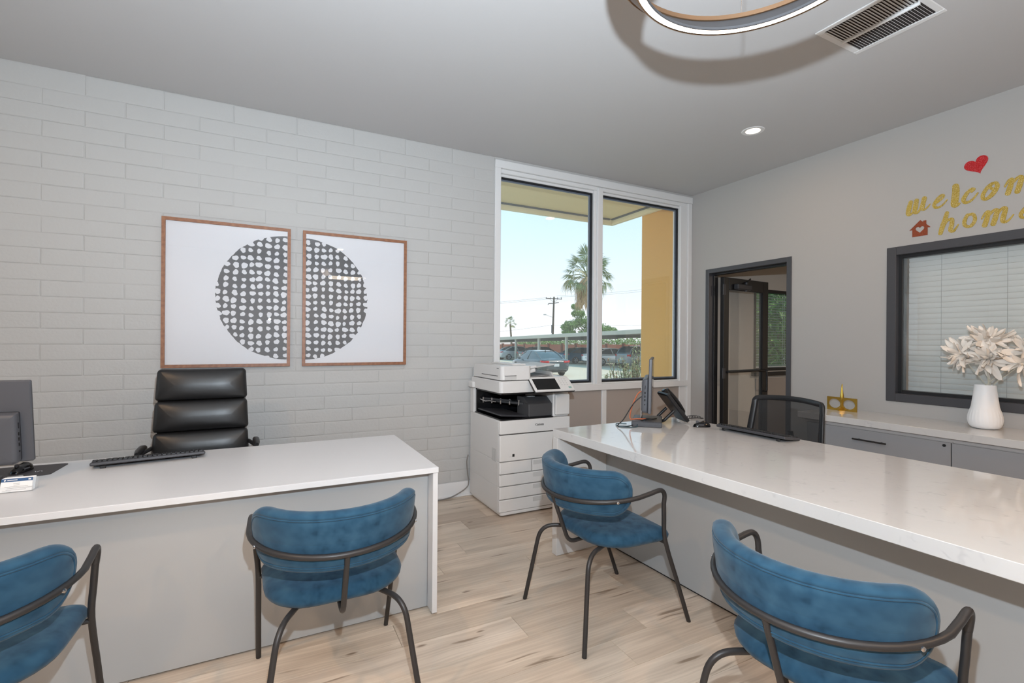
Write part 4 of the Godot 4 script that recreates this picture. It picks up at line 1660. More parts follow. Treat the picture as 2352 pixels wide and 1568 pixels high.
func make_keyboard(label: String) -> Node3D:
	# typing side towards local +z; rear edge raised on two feet
	var t := thing("keyboard", label, "keyboard", Vector3.ZERO, 0, "black computer keyboards")
	var tilt := Transform3D(Basis(Vector3.RIGHT, deg_to_rad(8.0)), Vector3(0, 0.017, 0))
	var b := MB.new()
	b.box(Vector3.ZERO, Vector3(0.455, 0.016, 0.14), 0.004)
	part("case", b, M.plastic_dark, t, tilt)
	for r in 6:
		b = MB.new()
		var z := -0.052 + r * 0.0205 + (0.003 if r > 0 else 0.0)
		var x := -0.216
		var sizes := [0.0165]
		if r == 5:
			sizes = [0.022, 0.02, 0.022, 0.105, 0.022, 0.02, 0.022]
		while x < 0.212:
			var w: float = sizes[0] if sizes.size() == 1 else sizes.pop_front()
			if sizes.is_empty():
				sizes = [0.0165]
			if not (x > 0.075 and x < 0.084) and not (x > 0.14 and x < 0.146):
				b.box(Vector3(x + w / 2, 0.0105, z), Vector3(w, 0.007, 0.0165), 0.002)
			x += w + 0.0026
		part("key_row", b, M.plastic_black, t, tilt)
	for s in [-1, 1]:
		b = MB.new()
		b.box(Vector3(s * 0.18, 0.0076, -0.058), Vector3(0.022, 0.0145, 0.008), 0.002)
		part("foot", b, M.plastic_black, t)
	return t


func make_mouse(label: String) -> Node3D:
	var t := thing("computer_mouse", label, "computer mouse", Vector3.ZERO, 0, "black computer mice")
	var b := MB.new()
	var rows := []
	for j in 9:
		var v := j / 8.0
		var row := PackedVector3Array()
		for i in 24:
			var a := TAU * i / 24
			var hw := 0.031 * (1.0 - 0.12 * cos(a * 2.0))
			var cz := 0.056
			var s := sqrt(maxf(0.0, 1.0 - v * v))
			var hump := 0.036 + 0.004 * sin(a)
			row.append(Vector3(cos(a) * hw * s, 0.001 + v * hump, sin(a) * cz * s + 0.006 * v))
		rows.append(row)
	b.grid(rows, true)
	part("shell", b, M.shiny_black, t)
	b = MB.new()
	b.tube([Vector3(-0.004, 0.031, -0.028), Vector3(0.004, 0.031, -0.028)], 0.009, 14)
	part("wheel", b, M.plastic_gray, t)
	b = MB.new()
	b.box(Vector3(-0.0285, 0.016, -0.01), Vector3(0.004, 0.007, 0.034), 0.002)
	part("side_button", b, M.plastic_gray, t)
	return t


func build_desk_things() -> void:
	var y := 0.7165
	var c1 := make_computer("grey all-in-one computer seen from behind on the white desk, cut by the frame's edge", "computer", 8.0)
	c1.position = Vector3(-1.125, y, -2.71)
	c1.rotation.y = PI + deg_to_rad(1.0)
	var pad := thing("mouse_pad", "thin dark mouse pad under the mouse on the white desk", "mouse pad", Vector3(-0.985, y, -2.985), deg_to_rad(-2.0))
	var b := MB.new()
	b.at(tf(Vector3.ZERO, -PI / 2)).extrude(rect(0.27, 0.225, 0.022), 0.0, 0.003)
	part("sheet", b, mat(g8(62, 58, 60), 0.55), pad)
	b = MB.new()
	for k in 3:
		b.box(Vector3(0.058 + k * 0.011, 0.0032, 0.028), Vector3(0.003, 0.0006, 0.016), 0.0, Basis(Vector3.UP, [0.4, -0.4, 0.4][k]))
	part("mark", b, M.white_print, pad)
	var m1 := make_mouse("black mouse lying on the mouse pad on the white desk")
	m1.position = Vector3(-0.985, y + 0.003, -2.985)
	m1.rotation.y = deg_to_rad(165.0)
	var k1 := make_keyboard("black keyboard on the white desk in front of the leather chair")
	k1.position = Vector3(-0.505, y, -2.99)
	k1.rotation.y = PI + deg_to_rad(8.0)
	# cards in a holder, and the small clear block behind them
	var ch := thing("card_holder", "clear holder with white business cards that have a blue band on the white desk", "card holder", Vector3(-0.874, y, -2.625), deg_to_rad(-2.0))
	var clear := pane(Color(0.95, 0.97, 0.98), 0.12)
	b = MB.new()
	b.box(Vector3(0, 0.002, 0), Vector3(0.104, 0.004, 0.05), 0.001)
	b.box(Vector3(0, 0.012, 0.024), Vector3(0.104, 0.02, 0.003), 0.001)
	b.box(Vector3(0, 0.025, -0.02), Vector3(0.104, 0.046, 0.003), 0.001, Basis(Vector3.RIGHT, -0.25))
	part("holder", b, clear, ch)
	var lean := Basis(Vector3.RIGHT, -0.28)
	for k in 6:
		b = MB.new()
		b.box(Vector3(0, 0.0285, 0.018 - k * 0.0055), Vector3(0.095, 0.051, 0.0016), 0.0, lean)
		part("card", b, M.white_print, ch)
	var face := Transform3D(lean, Vector3(0, 0.0285, 0.018)) * tf(Vector3(0, 0, 0.0009))
	b = MB.new()
	b.at(face).box(Vector3(0, 0.0195, 0), Vector3(0.095, 0.012, 0.0004))
	part("blue_band", b, mat(g8(44, 84, 128), 0.5), ch)
	b = MB.new()
	b.at(face).box(Vector3(-0.014, 0.0195, 0.0003), Vector3(0.03, 0.003, 0.0004))
	b.box(Vector3(-0.036, 0.0195, 0.0003), Vector3(0.006, 0.005, 0.0004), 0.0, Basis(Vector3.BACK, 0.6))
	b.box(Vector3(0.038, 0.0195, 0.0003), Vector3(0.008, 0.005, 0.0004))
	part("band_mark", b, M.white_print, ch)
	b = MB.new()
	b.at(face)
	for q in [[0.0, 0.006, 0.02], [0.0, 0.0, 0.018], [0.0, -0.006, 0.07], [0.01, -0.012, 0.075], [0.0, -0.018, 0.06], [-0.028, -0.022, 0.025]]:
		b.box(Vector3(q[0], q[1], 0.0), Vector3(q[2], 0.0012, 0.0004))
	part("card_text", b, mat(g8(150, 146, 144), 0.6), ch)
	var cb := thing("acrylic_block", "small clear block with a metal clip behind the business cards", "paperweight", Vector3(-0.925, y, -2.74), deg_to_rad(12.0))
	b = MB.new()
	b.box(Vector3(0, 0.018, 0), Vector3(0.05, 0.035, 0.02), 0.003)
	var solid := mat(Color(0.93, 0.96, 0.96, 0.2), 0.05)
	solid.transparency = BaseMaterial3D.TRANSPARENCY_ALPHA
	part("block", b, solid, cb)
	b = MB.new()
	b.tube(fillet([Vector3(-0.015, 0.008, 0.011), Vector3(-0.015, 0.03, 0.011), Vector3(0.012, 0.03, 0.011), Vector3(0.012, 0.01, 0.011)], 0.006), 0.0022, 6)
	part("clip", b, M.chrome, cb)

	# stone counter
	y = 0.7835
	var c2 := make_computer("grey all-in-one computer turned edge on upon the stone counter", "computer", -1.0)
	c2.position = Vector3(2.315, y, -2.47)
	c2.rotation.y = deg_to_rad(45.5)
	var k2 := dup(k1, Vector3(2.615, y, -1.905), PI / 2 - deg_to_rad(0.0), "black keyboard with its rear feet raised on the stone counter")
	var m2 := dup(m1, Vector3(2.54, y, -2.24), deg_to_rad(60), "black mouse beside the keyboard on the stone counter")
	build_phone(y)
	var cables := [
		["orange_cable", "thin orange cable hanging from the back of the computer on the stone counter", g8(198, 106, 66), 0.0042, [Vector3(2.225, 1.01, -2.455), Vector3(2.205, 0.985, -2.475), Vector3(2.18, 0.9, -2.50), Vector3(2.17, 0.825, -2.505), Vector3(2.20, 0.825, -2.47), Vector3(2.24, 0.826, -2.43)]],
		["black_cable", "black cable drooping from the computer to the stone counter", g8(26, 28, 32), 0.0036, [Vector3(2.215, 0.985, -2.43), Vector3(2.16, 0.93, -2.46), Vector3(2.085, 0.83, -2.47), Vector3(2.04, 0.788, -2.475), Vector3(2.10, 0.788, -2.44), Vector3(2.16, 0.80, -2.44), Vector3(2.20, 0.8235, -2.42), Vector3(2.27, 0.823, -2.44)]],
		["looped_cable", "thin dark cable looped on the stone counter beside the computer's foot", g8(44, 70, 78), 0.003, [Vector3(2.16, 0.788, -2.53), Vector3(2.09, 0.79, -2.545), Vector3(2.045, 0.787, -2.48), Vector3(2.06, 0.787, -2.43), Vector3(2.13, 0.787, -2.40), Vector3(2.16, 0.80, -2.42), Vector3(2.22, 0.823, -2.42), Vector3(2.25, 0.823, -2.47)]],
		["adapter_cable", "short black cable lying across the computer's foot", g8(22, 24, 26), 0.0045, [Vector3(2.21, 0.824, -2.48), Vector3(2.25, 0.825, -2.45), Vector3(2.27, 0.825, -2.415), Vector3(2.32, 0.825, -2.42)]],
	]
	for q in cables:
		b = MB.new()
		b.tube(curve(q[4], 6), q[3], 7)
		tag(part(q[0], b, mat(q[2], 0.45)), q[1], "cable")
	b = MB.new()
	b.tube([Vector3(2.218, 1.022, -2.452), Vector3(2.242, 1.022, -2.428)], 0.014, 12)
	tag(part("cable_plug", b, mat(g8(214, 222, 222), 0.3)), "pale plug on the computer's back above the orange cable", "plug")


func build_phone(y: float) -> void:
	# keys face local +z; near side (towards the photographer) is local +x
	var t := thing("desk_phone", "black corded desk phone propped up on the stone counter behind the computer", "phone", Vector3(2.515, y + 0.002, -2.465), deg_to_rad(66.0))
	var slope := Basis(Vector3.RIGHT, deg_to_rad(-38.0))
	var o := Transform3D(slope, Vector3(0, 0.105, 0.0))
	var b := MB.new()
	b.at(o).box(Vector3(0, 0, 0), Vector3(0.19, 0.235, 0.026), 0.006)
	part("body", b, M.plastic_black, t)
	b = MB.new()
	b.at(o)
	for r in 4:
		for c in 3:
			b.box(Vector3(-0.045 + c * 0.022, -0.01 - r * 0.02, 0.014), Vector3(0.015, 0.011, 0.004), 0.001)
	b.box(Vector3(-0.022, 0.068, 0.0135), Vector3(0.1, 0.055, 0.003), 0.001)
	part("keypad", b, M.plastic_gray, t)
	b = MB.new()
	b.tube(fillet([Vector3(-0.07, 0.085, -0.02), Vector3(-0.07, 0.0125, -0.095), Vector3(0.07, 0.0125, -0.095), Vector3(0.07, 0.085, -0.02)], 0.03), 0.011, 8)
	part("stand", b, M.plastic_black, t)
	# handset: two caps and an arched grip
	b = MB.new()
	b.at(o)
	b.box(Vector3(0.066, 0.082, 0.033), Vector3(0.05, 0.062, 0.044), 0.012)
	b.box(Vector3(0.066, -0.09, 0.033), Vector3(0.05, 0.058, 0.044), 0.012)
	var g := []
	for k in 11:
		var s := k / 10.0 * 2.0 - 1.0
		g.append(Vector3(0.066, s * 0.1, 0.058 - 0.010 * s * s))
	b.tube(g, 0.017, 10)
	part("handset", b, M.shiny_black, t)
	b = MB.new()
	var coil := []
	for k in 90:
		var s := k / 89.0
		var a := s * TAU * 11.0
		var base := Vector3(0.066, 0.012, 0.10).lerp(Vector3(0.10, 0.010, 0.245), s) + Vector3(0, 0.012 * sin(s * PI), 0)
		coil.append(base + Vector3(cos(a), sin(a), 0) * 0.0075)
	b.tube(coil, 0.0022, 5)
	b.tube(curve([Vector3(0.10, 0.006, 0.245), Vector3(0.11, 0.005, 0.265), Vector3(0.125, 0.005, 0.23), Vector3(0.11, 0.005, 0.17), Vector3(0.09, 0.005, 0.15)], 5), 0.0035, 6)
	part("cord", b, M.plastic_black, t)


# ---------------------------------------------------------------- pictures
func build_pictures() -> void:
	for q in [[-0.221, "left of the two wood framed prints, half a dotted disc cut at its right edge", 0], [0.632, "right of the two wood framed prints, half a dotted disc cut at its left edge", 1]]:
		var t := thing("framed_print", q[1], "picture", Vector3(q[0], 1.637, ZA + 0.0015))
		var w := 0.772
		var h := 0.998
		var f := 0.021
		var b := MB.new()
		var zc := 0.0165
		for s in [-1, 1]:
			# mitred bars
			b.extrude(PackedVector2Array([Vector2(s * w / 2, -h / 2), Vector2(s * w / 2, h / 2), Vector2(s * (w / 2 - f), h / 2 - f), Vector2(s * (w / 2 - f), -h / 2 + f)]), 0.0, 0.033)
			b.extrude(PackedVector2Array([Vector2(-w / 2, s * h / 2), Vector2(w / 2, s * h / 2), Vector2(w / 2 - f, s * (h / 2 - f)), Vector2(-w / 2 + f, s * (h / 2 - f))]), 0.0, 0.033)
		part("frame", b, M.frame_wood, t)
		b = MB.new()
		var hx := w / 2 - f
		var hy := h / 2 - f
		b.poly([Vector3(-hx, -hy, 0.018), Vector3(hx, -hy, 0.018), Vector3(hx, hy, 0.018), Vector3(-hx, hy, 0.018)], Vector3.BACK, [Vector2(0, 1), Vector2(1, 1), Vector2(1, 0), Vector2(0, 0)])
		b.poly([Vector3(-hx, -hy, 0.012), Vector3(hx, -hy, 0.012), Vector3(hx, hy, 0.012), Vector3(-hx, hy, 0.012)], Vector3.FORWARD)
		part("print", b, M.art[q[2]], t)
		b = MB.new()
		b.box(Vector3(0, 0, 0.0245), Vector3(2 * hx, 2 * hy, 0.003))
		part("glazing", b, pane(Color(0.98, 1.0, 1.0), 0.02), t)


# ---------------------------------------------------------------- letters and cut-outs on the wall
func stroke(pieces: Array, p: Array, w: float, h: float, fat := 1.0) -> void:
	# p: Vector3(x, y, width) in the unit box; adds the discs and links of one brush stroke to pieces
	var c := curve(p, 7)
	var last := []
	for k in c:
		var at := Vector2((k.x - 0.5) * w, k.y * h)
		var r: float = k.z * h * fat / 2
		var disc := PackedVector2Array()
		for s in 14:
			disc.append(at + Vector2(cos(TAU * (s + 0.5) / 14), sin(TAU * (s + 0.5) / 14)) * r)
		if last.size():
			for q in last[2]:
				disc.append(q)
			disc = Geometry2D.convex_hull(disc)
			disc.remove_at(disc.size() - 1)
		var own := PackedVector2Array()
		for s in 14:
			own.append(at + Vector2(cos(TAU * (s + 0.5) / 14), sin(TAU * (s + 0.5) / 14)) * r)
		pieces.append(disc)
		last = [at, r, own]


func cut_out(b: MB, pieces: Array, z0: float, z1: float) -> void:
	# one flat cut-out from overlapping pieces
	var outer := []
	var holes := []
	for raw in pieces:
		var merged: PackedVector2Array = raw
		if Geometry2D.is_polygon_clockwise(merged):
			merged.reverse()
		var left := []
		for hl in holes:
			for r in Geometry2D.clip_polygons(hl, merged):
				left.append(r)
		holes = left
		var rest := []
		for o in outer:
			var outs := []
			var hs := []
			for r in Geometry2D.merge_polygons(o, merged):
				if Geometry2D.is_polygon_clockwise(r):
					r.reverse()
					hs.append(r)
				else:
					outs.append(r)
			if outs.size() == 1:
				merged = outs[0]
				holes.append_array(hs)
			else:
				rest.append(o)
		rest.append(merged)
		outer = rest
	# slit every hole open along a line through its middle
	for hl in holes:
		var mid := 0.0
		for q in hl:
			mid += q.x / hl.size()
		var next := []
		for o in outer:
			for s in [-1, 1]:
				var half := PackedVector2Array([Vector2(mid, -5), Vector2(mid + s * 5, -5), Vector2(mid + s * 5, 5), Vector2(mid, 5)])
				for piece in Geometry2D.intersect_polygons(o, half):
					for r in Geometry2D.clip_polygons(piece, hl):
						if not Geometry2D.is_polygon_clockwise(r):
							next.append(r)
		outer = next
	for o in outer:
		b.extrude(o, z0, z1)


func V3(a: float, b: float, c: float) -> Vector3:
	return Vector3(a, b, c)


func build_wall_letters() -> void:
	var G := {
		"w": [[V3(.17, .82, .2), V3(.1, .45, .24), V3(.06, .12, .2), V3(.16, .06, .13), V3(.3, .25, .11), V3(.42, .86, .15)], [V3(.42, .86, .2), V3(.38, .5, .24), V3(.34, .18, .2), V3(.45, .1, .14), V3(.58, .3, .11), V3(.72, .9, .16)], [V3(.75, .88, .22), V3(.68, .5, .22), V3(.67, .25, .17), V3(.76, .2, .1), V3(.88, .3, .07), V3(.98, .46, .05)]],
		"e": [[V3(.2, .38, .1), V3(.45, .52, .12), V3(.72, .74, .13), V3(.74, .9, .13), V3(.55, .88, .16), V3(.3, .62, .2), V3(.14, .32, .2), V3(.24, .1, .17), V3(.5, .09, .13), V3(.75, .24, .1), V3(.97, .5, .07)]],
		"l": [[V3(.55, .93, .22), V3(.58, .7, .24), V3(.52, .4, .24), V3(.46, .12, .24), V3(.7, .08, .14), V3(.9, .12, .08)]],
		"c": [[V3(.62, .74, .15), V3(.74, .86, .15), V3(.58, .9, .13), V3(.32, .66, .2), V3(.14, .34, .21), V3(.2, .12, .18), V3(.42, .09, .15), V3(.7, .24, .11), V3(.97, .56, .08)]],
		"o": [[V3(.62, .9, .16), V3(.36, .72, .18), V3(.12, .36, .18), V3(.14, .12, .16), V3(.36, .08, .17), V3(.68, .3, .22), V3(.92, .66, .2), V3(.86, .9, .16), V3(.62, .9, .15), V3(.52, .74, .12), V3(.64, .6, .16)]],
		"m": [[V3(.04, .52, .07), V3(.14, .78, .11), V3(.24, .84, .15), V3(.2, .5, .2), V3(.13, .12, .21)], [V3(.24, .6, .1), V3(.4, .86, .13), V3(.5, .84, .17), V3(.46, .5, .21), V3(.39, .12, .21)], [V3(.5, .6, .1), V3(.64, .88, .13), V3(.75, .86, .17), V3(.7, .5, .2), V3(.67, .22, .18), V3(.76, .13, .12), V3(.87, .24, .08), V3(.98, .46, .05)]],
		"h": [[V3(.42, .95, .13), V3(.34, .7, .16), V3(.2, .35, .17), V3(.1, .07, .15)], [V3(.26, .36, .07), V3(.46, .6, .09), V3(.66, .62, .13), V3(.66, .4, .15), V3(.6, .14, .14), V3(.74, .08, .1), V3(.86, .18, .07), V3(.97, .34, .04)]],
		"u": [[V3(.34, .9, .17), V3(.14, .6, .2), V3(.12, .28, .19), V3(.36, .1, .17), V3(.68, .16, .18), V3(.9, .5, .18), V3(.78, .86, .17), V3(.52, .9, .16), V3(.34, .88, .16)]],
	}
	var gp := "gold glitter letters of the wall greeting"
	var rows := [
		["w", -1.866, -1.722, 2.284, 2.403, "w, the first gold glitter letter of the upper word on the wall", "letter_w"],
		["e", -1.713, -1.625, 2.296, 2.393, "e between the w and the l of the upper gold word", "letter_e"],
		["l", -1.602, -1.566, 2.284, 2.436, "l, the tall letter of the upper gold word", "letter_l"],
		["c", -1.55, -1.461, 2.29, 2.394, "c between the l and the o of the upper gold word", "letter_c"],
		["o", -1.448, -1.361, 2.289, 2.4, "o before the m in the upper gold word", "letter_o"],
		["m", -1.338, -1.170, 2.291, 2.41, "m of the upper gold word, cut by the picture's edge", "letter_m"],
		["e", -1.14, -1.05, 2.29, 2.39, "last e of the upper gold word beyond the m", "letter_e"],
		["h", -1.675, -1.562, 2.106, 2.261, "h, the tall gold letter beside the copper house", "letter_h"],
		["u", -1.54, -1.47, 2.123, 2.223, "o between the h and the m of the lower gold word", "letter_o"],
		["m", -1.449, -1.286, 2.109, 2.228, "m of the lower gold word above the window frame", "letter_m"],
		["e", -1.267, -1.193, 2.127, 2.213, "e at the end of the lower gold word, cut by the picture's edge", "letter_e"],
	]
	for q in rows:
		var b := MB.new()
		var w: float = q[2] - q[1]
		var h: float = q[4] - q[3]
		var pieces := []
		for s in G[q[0]]:
			stroke(pieces, s, w if q[0] != "l" else w * 1.6, h, 1.12)
		cut_out(b, pieces, 0.0, 0.003)
		var o := part(q[6], b, M.glitter, self, tf(Vector3(XB - 0.0005, q[3], (q[1] + q[2]) / 2), 0, -PI / 2))
		tag(o, q[5], "letter", gp)
	# heart, tilted
	var heart := func(s: float, rot: float, c: Vector2) -> PackedVector2Array:
		var out := PackedVector2Array()
		for k in 48:
			var t := TAU * k / 48
			var p := Vector2(16 * pow(sin(t), 3), 13 * cos(t) - 5 * cos(2 * t) - 2 * cos(3 * t) - cos(4 * t)) / 17.0 * s
			out.append(p.rotated(rot) + c)
		return out
	var b := MB.new()
	b.extrude(heart.call(0.067, 0.28, Vector2.ZERO), 0.0, 0.003)
	tag(part("glitter_heart", b, M.glitter_red, self, tf(Vector3(XB - 0.0005, 2.538, -1.47), 0, -PI / 2)), "red glitter heart on the wall above the gold lettering", "wall decoration")
	var house := PackedVector2Array([Vector2(-0.064, -0.006), Vector2(-0.046, -0.006), Vector2(-0.046, -0.058), Vector2(0.046, -0.058), Vector2(0.046, -0.004), Vector2(0.064, -0.004), Vector2(0.038, 0.023), Vector2(0.038, 0.05), Vector2(0.02, 0.05), Vector2(0.02, 0.041), Vector2(0.002, 0.058)])
	var hole: PackedVector2Array = heart.call(0.028, 0.0, Vector2(0.0, -0.008))
	b = MB.new()
	for half in [PackedVector2Array([Vector2(-1, -1), Vector2(0, -1), Vector2(0, 1), Vector2(-1, 1)]), PackedVector2Array([Vector2(0, -1), Vector2(1, -1), Vector2(1, 1), Vector2(0, 1)])]:
		for piece in Geometry2D.intersect_polygons(house, half):
			for cut in Geometry2D.clip_polygons(piece, hole):
				b.extrude(cut, 0.0, 0.003)
	tag(part("house_cutout", b, M.copper_card, self, tf(Vector3(XB - 0.0005, 2.178, -1.784), 0, -PI / 2)), "copper coloured house cut-out with a heart hole beside the gold h", "wall decoration")


# ---------------------------------------------------------------- ornament, vase and flowers
func build_credenza_things() -> void:
	var y := 0.8002
	var t := thing("brass_sculpture", "brass ornament of crossed pierced plates with a tall spike on the worktop", "ornament", Vector3(4.09, y, -2.225), -PI / 2)
	var b := MB.new()
	var ell := func(c: Vector2, rx: float, ry: float) -> PackedVector2Array:
		var o := PackedVector2Array()
		for k in 32:
			o.append(c + Vector2(cos(TAU * k / 32) * rx, sin(TAU * k / 32) * ry))
		return o
	var plate := PackedVector2Array([Vector2(-0.11, 0), Vector2(0.11, 0), Vector2(0.11, 0.105), Vector2(-0.11, 0.105)])
	for s in [-1, 1]:
		var half := PackedVector2Array([Vector2(minf(0, s * 0.12), -0.1), Vector2(maxf(0, s * 0.12), -0.1), Vector2(maxf(0, s * 0.12), 0.2), Vector2(minf(0, s * 0.12), 0.2)])
		for piece in Geometry2D.intersect_polygons(plate, half):
			for q in [[-0.1, 0.055], [0.055, 0.2]]:
				var strip := PackedVector2Array([Vector2(-0.2, q[0]), Vector2(0.2, q[0]), Vector2(0.2, q[1]), Vector2(-0.2, q[1])])
				for p2 in Geometry2D.intersect_polygons(piece, strip):
					for cut in Geometry2D.clip_polygons(p2, ell.call(Vector2(s * 0.054, 0.053), 0.045, 0.037)):
						b.extrude(cut, -0.006, 0.006)
	part("plate", b, M.gold, t)
	b = MB.new()
	b.extrude_side([Vector2(-0.04, 0.0), Vector2(0.045, 0.0), Vector2(0.045, 0.02), Vector2(0.012, 0.03), Vector2(0.012, 0.1), Vector2(-0.012, 0.1), Vector2(-0.012, 0.03), Vector2(-0.04, 0.02)], -0.006, 0.006)
	part("cross_plate", b, M.gold, t)
	b = MB.new()
	b.tube([Vector3(0, 0.095, 0), Vector3(0, 0.115, 0), Vector3(0, 0.15, 0), Vector3(0, 0.19, 0), Vector3(0.002, 0.212, 0)], 0.01, 10, true, [0.0135, 0.0145, 0.0085, 0.005, 0.0035])
	part("spike", b, M.gold, t)

	var vz := Vector3(4.085, y, -1.365)
	t = thing("vase", "white ceramic vase with a fluted belly on the worktop", "vase", vz)
	b = MB.new()
	var wave := func(a: float, h: float) -> float:
		return 1.0 + 0.012 * cos(a * 26.0) * clampf((h - 0.035) / 0.02, 0.0, 1.0) * clampf((0.125 - h) / 0.012, 0.0, 1.0)
	b.lathe([Vector2(0.0000, 0.001), Vector2(0.0515, 0.001), Vector2(0.0662, 0.006), Vector2(0.0764, 0.018), Vector2(0.0823, 0.036), Vector2(0.0842, 0.055), Vector2(0.0823, 0.08), Vector2(0.0764, 0.105), Vector2(0.0706, 0.125), Vector2(0.0669, 0.14), Vector2(0.0639, 0.165), Vector2(0.0595, 0.2), Vector2(0.0551, 0.24), Vector2(0.0522, 0.27), Vector2(0.0511, 0.277), Vector2(0.0485, 0.278), Vector2(0.0478, 0.27), Vector2(0.0515, 0.2), Vector2(0.0515, 0.17), Vector2(0.0000, 0.165)], 104, wave)
	part("body", b, M.vase, t)
	build_flowers(vz + Vector3(0, 0.165, 0))


func petal_mesh(L: float, W: float, curl: float, sd: int) -> ArrayMesh:
	var rng := RandomNumberGenerator.new()
	rng.seed = sd
	var b := MB.new()
	var rows := []
	var low := []
	var ph := rng.randf() * TAU
	for j in 9:
		var s := j / 8.0
		var w := W * (0.3 + 0.7 * sin(PI * pow(s, 0.9) * 0.86)) * (1.0 if j < 8 else 0.45)
		if j == 7:
			w *= 0.9
		var row := PackedVector3Array()
		var row2 := PackedVector3Array()
		for i in 5:
			var x := i / 4.0 * 2.0 - 1.0
			var rip := 0.10 * W * sin(7.0 * s + ph + 2.0 * x)
			var p := Vector3(x * w * 0.5, curl * s * s * L + 0.16 * W * x * x + rip, -s * L)
			row.append(p)
			row2.append(p - Vector3(0, 0.0012, 0))
		rows.append(row)
		low.append(row2)
	b.grid(rows, false, 0)
	b.grid(low, false, 1)
	return b.mesh()


func build_flowers(mouth: Vector3) -> void:
	var rng := RandomNumberGenerator.new()
	rng.seed = 31
	var petals := []
	for k in 5:
		petals.append(petal_mesh(0.118, 0.034, [0.25, -0.2, 0.05, 0.4, -0.35][k], 50 + k))
	# heads: offset from the vase mouth, direction they look, size, label
	var heads := [
		[Vector3(-0.02, 0.285, 0.015), Vector3(-0.3, 1.0, 0.1), 1.05, 44, "cream flower spray standing highest above the white vase"],
		[Vector3(-0.06, 0.19, -0.09), Vector3(-0.6, 0.45, -0.8), 1.15, 52, "cream flower spray spreading left towards the brass ornament"],
		[Vector3(-0.05, 0.175, 0.03), Vector3(-1.0, 0.15, 0.0), 1.1, 50, "cream flower spray facing the room just above the vase's rim"],
		[Vector3(0.0, 0.215, 0.20), Vector3(-0.35, 0.7, 0.8), 1.1, 48, "cream flower spray leaning right, cut by the picture's edge"],
		[Vector3(-0.07, 0.145, 0.185), Vector3(-0.8, -0.1, 0.7), 1.0, 24, "lowest cream flower spray drooping right of the vase"],
	]
	for q in heads:
		var c: Vector3 = mouth + Vector3(0, 0.11, 0) + q[0]
		var t := thing("flower_spray", q[4], "flower", mouth, 0, "cream flowers in the white vase")
		var loc: Vector3 = c - mouth
		var b := MB.new()
		var foot := Vector3(rng.randf_range(-0.025, 0.025), 0.004, rng.randf_range(-0.025, 0.025))
		b.tube(curve([foot, Vector3(foot.x * 1.2 + loc.x * 0.12, 0.11, foot.z * 1.2 + loc.z * 0.14), loc * 0.7 + Vector3(0, 0.02, 0), loc], 5), 0.0028, 6)
		part("stem", b, M.stem, t)
		var d: Vector3 = q[1].normalized()
		for k in q[3]:
			# petals round the direction d, in tiers
			var tier: float = float(k) / q[3]
			var az: float = k * 2.399 + rng.randf_range(-0.25, 0.25)
			var el := lerpf(1.95, 0.3, tier) + rng.randf_range(-0.4, 0.4)
			var side := d.cross(Vector3.UP if absf(d.y) < 0.9 else Vector3.RIGHT).normalized()
			var up := side.cross(d)
			var dir := (d * cos(el) + (side * cos(az) + up * sin(az)) * sin(el)).normalized()
			var roll := rng.randf_range(-1.0, 1.0)
			var bs := Basis.looking_at(dir, d if absf(dir.dot(d)) < 0.97 else side).rotated(dir, roll)
			var sc: float = q[2] * rng.randf_range(0.6, 1.25) * lerpf(1.0, 0.7, tier)
			put("petal", petals[rng.randi() % 5], M.petal, t, Transform3D(bs.scaled(Vector3.ONE * sc), loc + dir * 0.006))


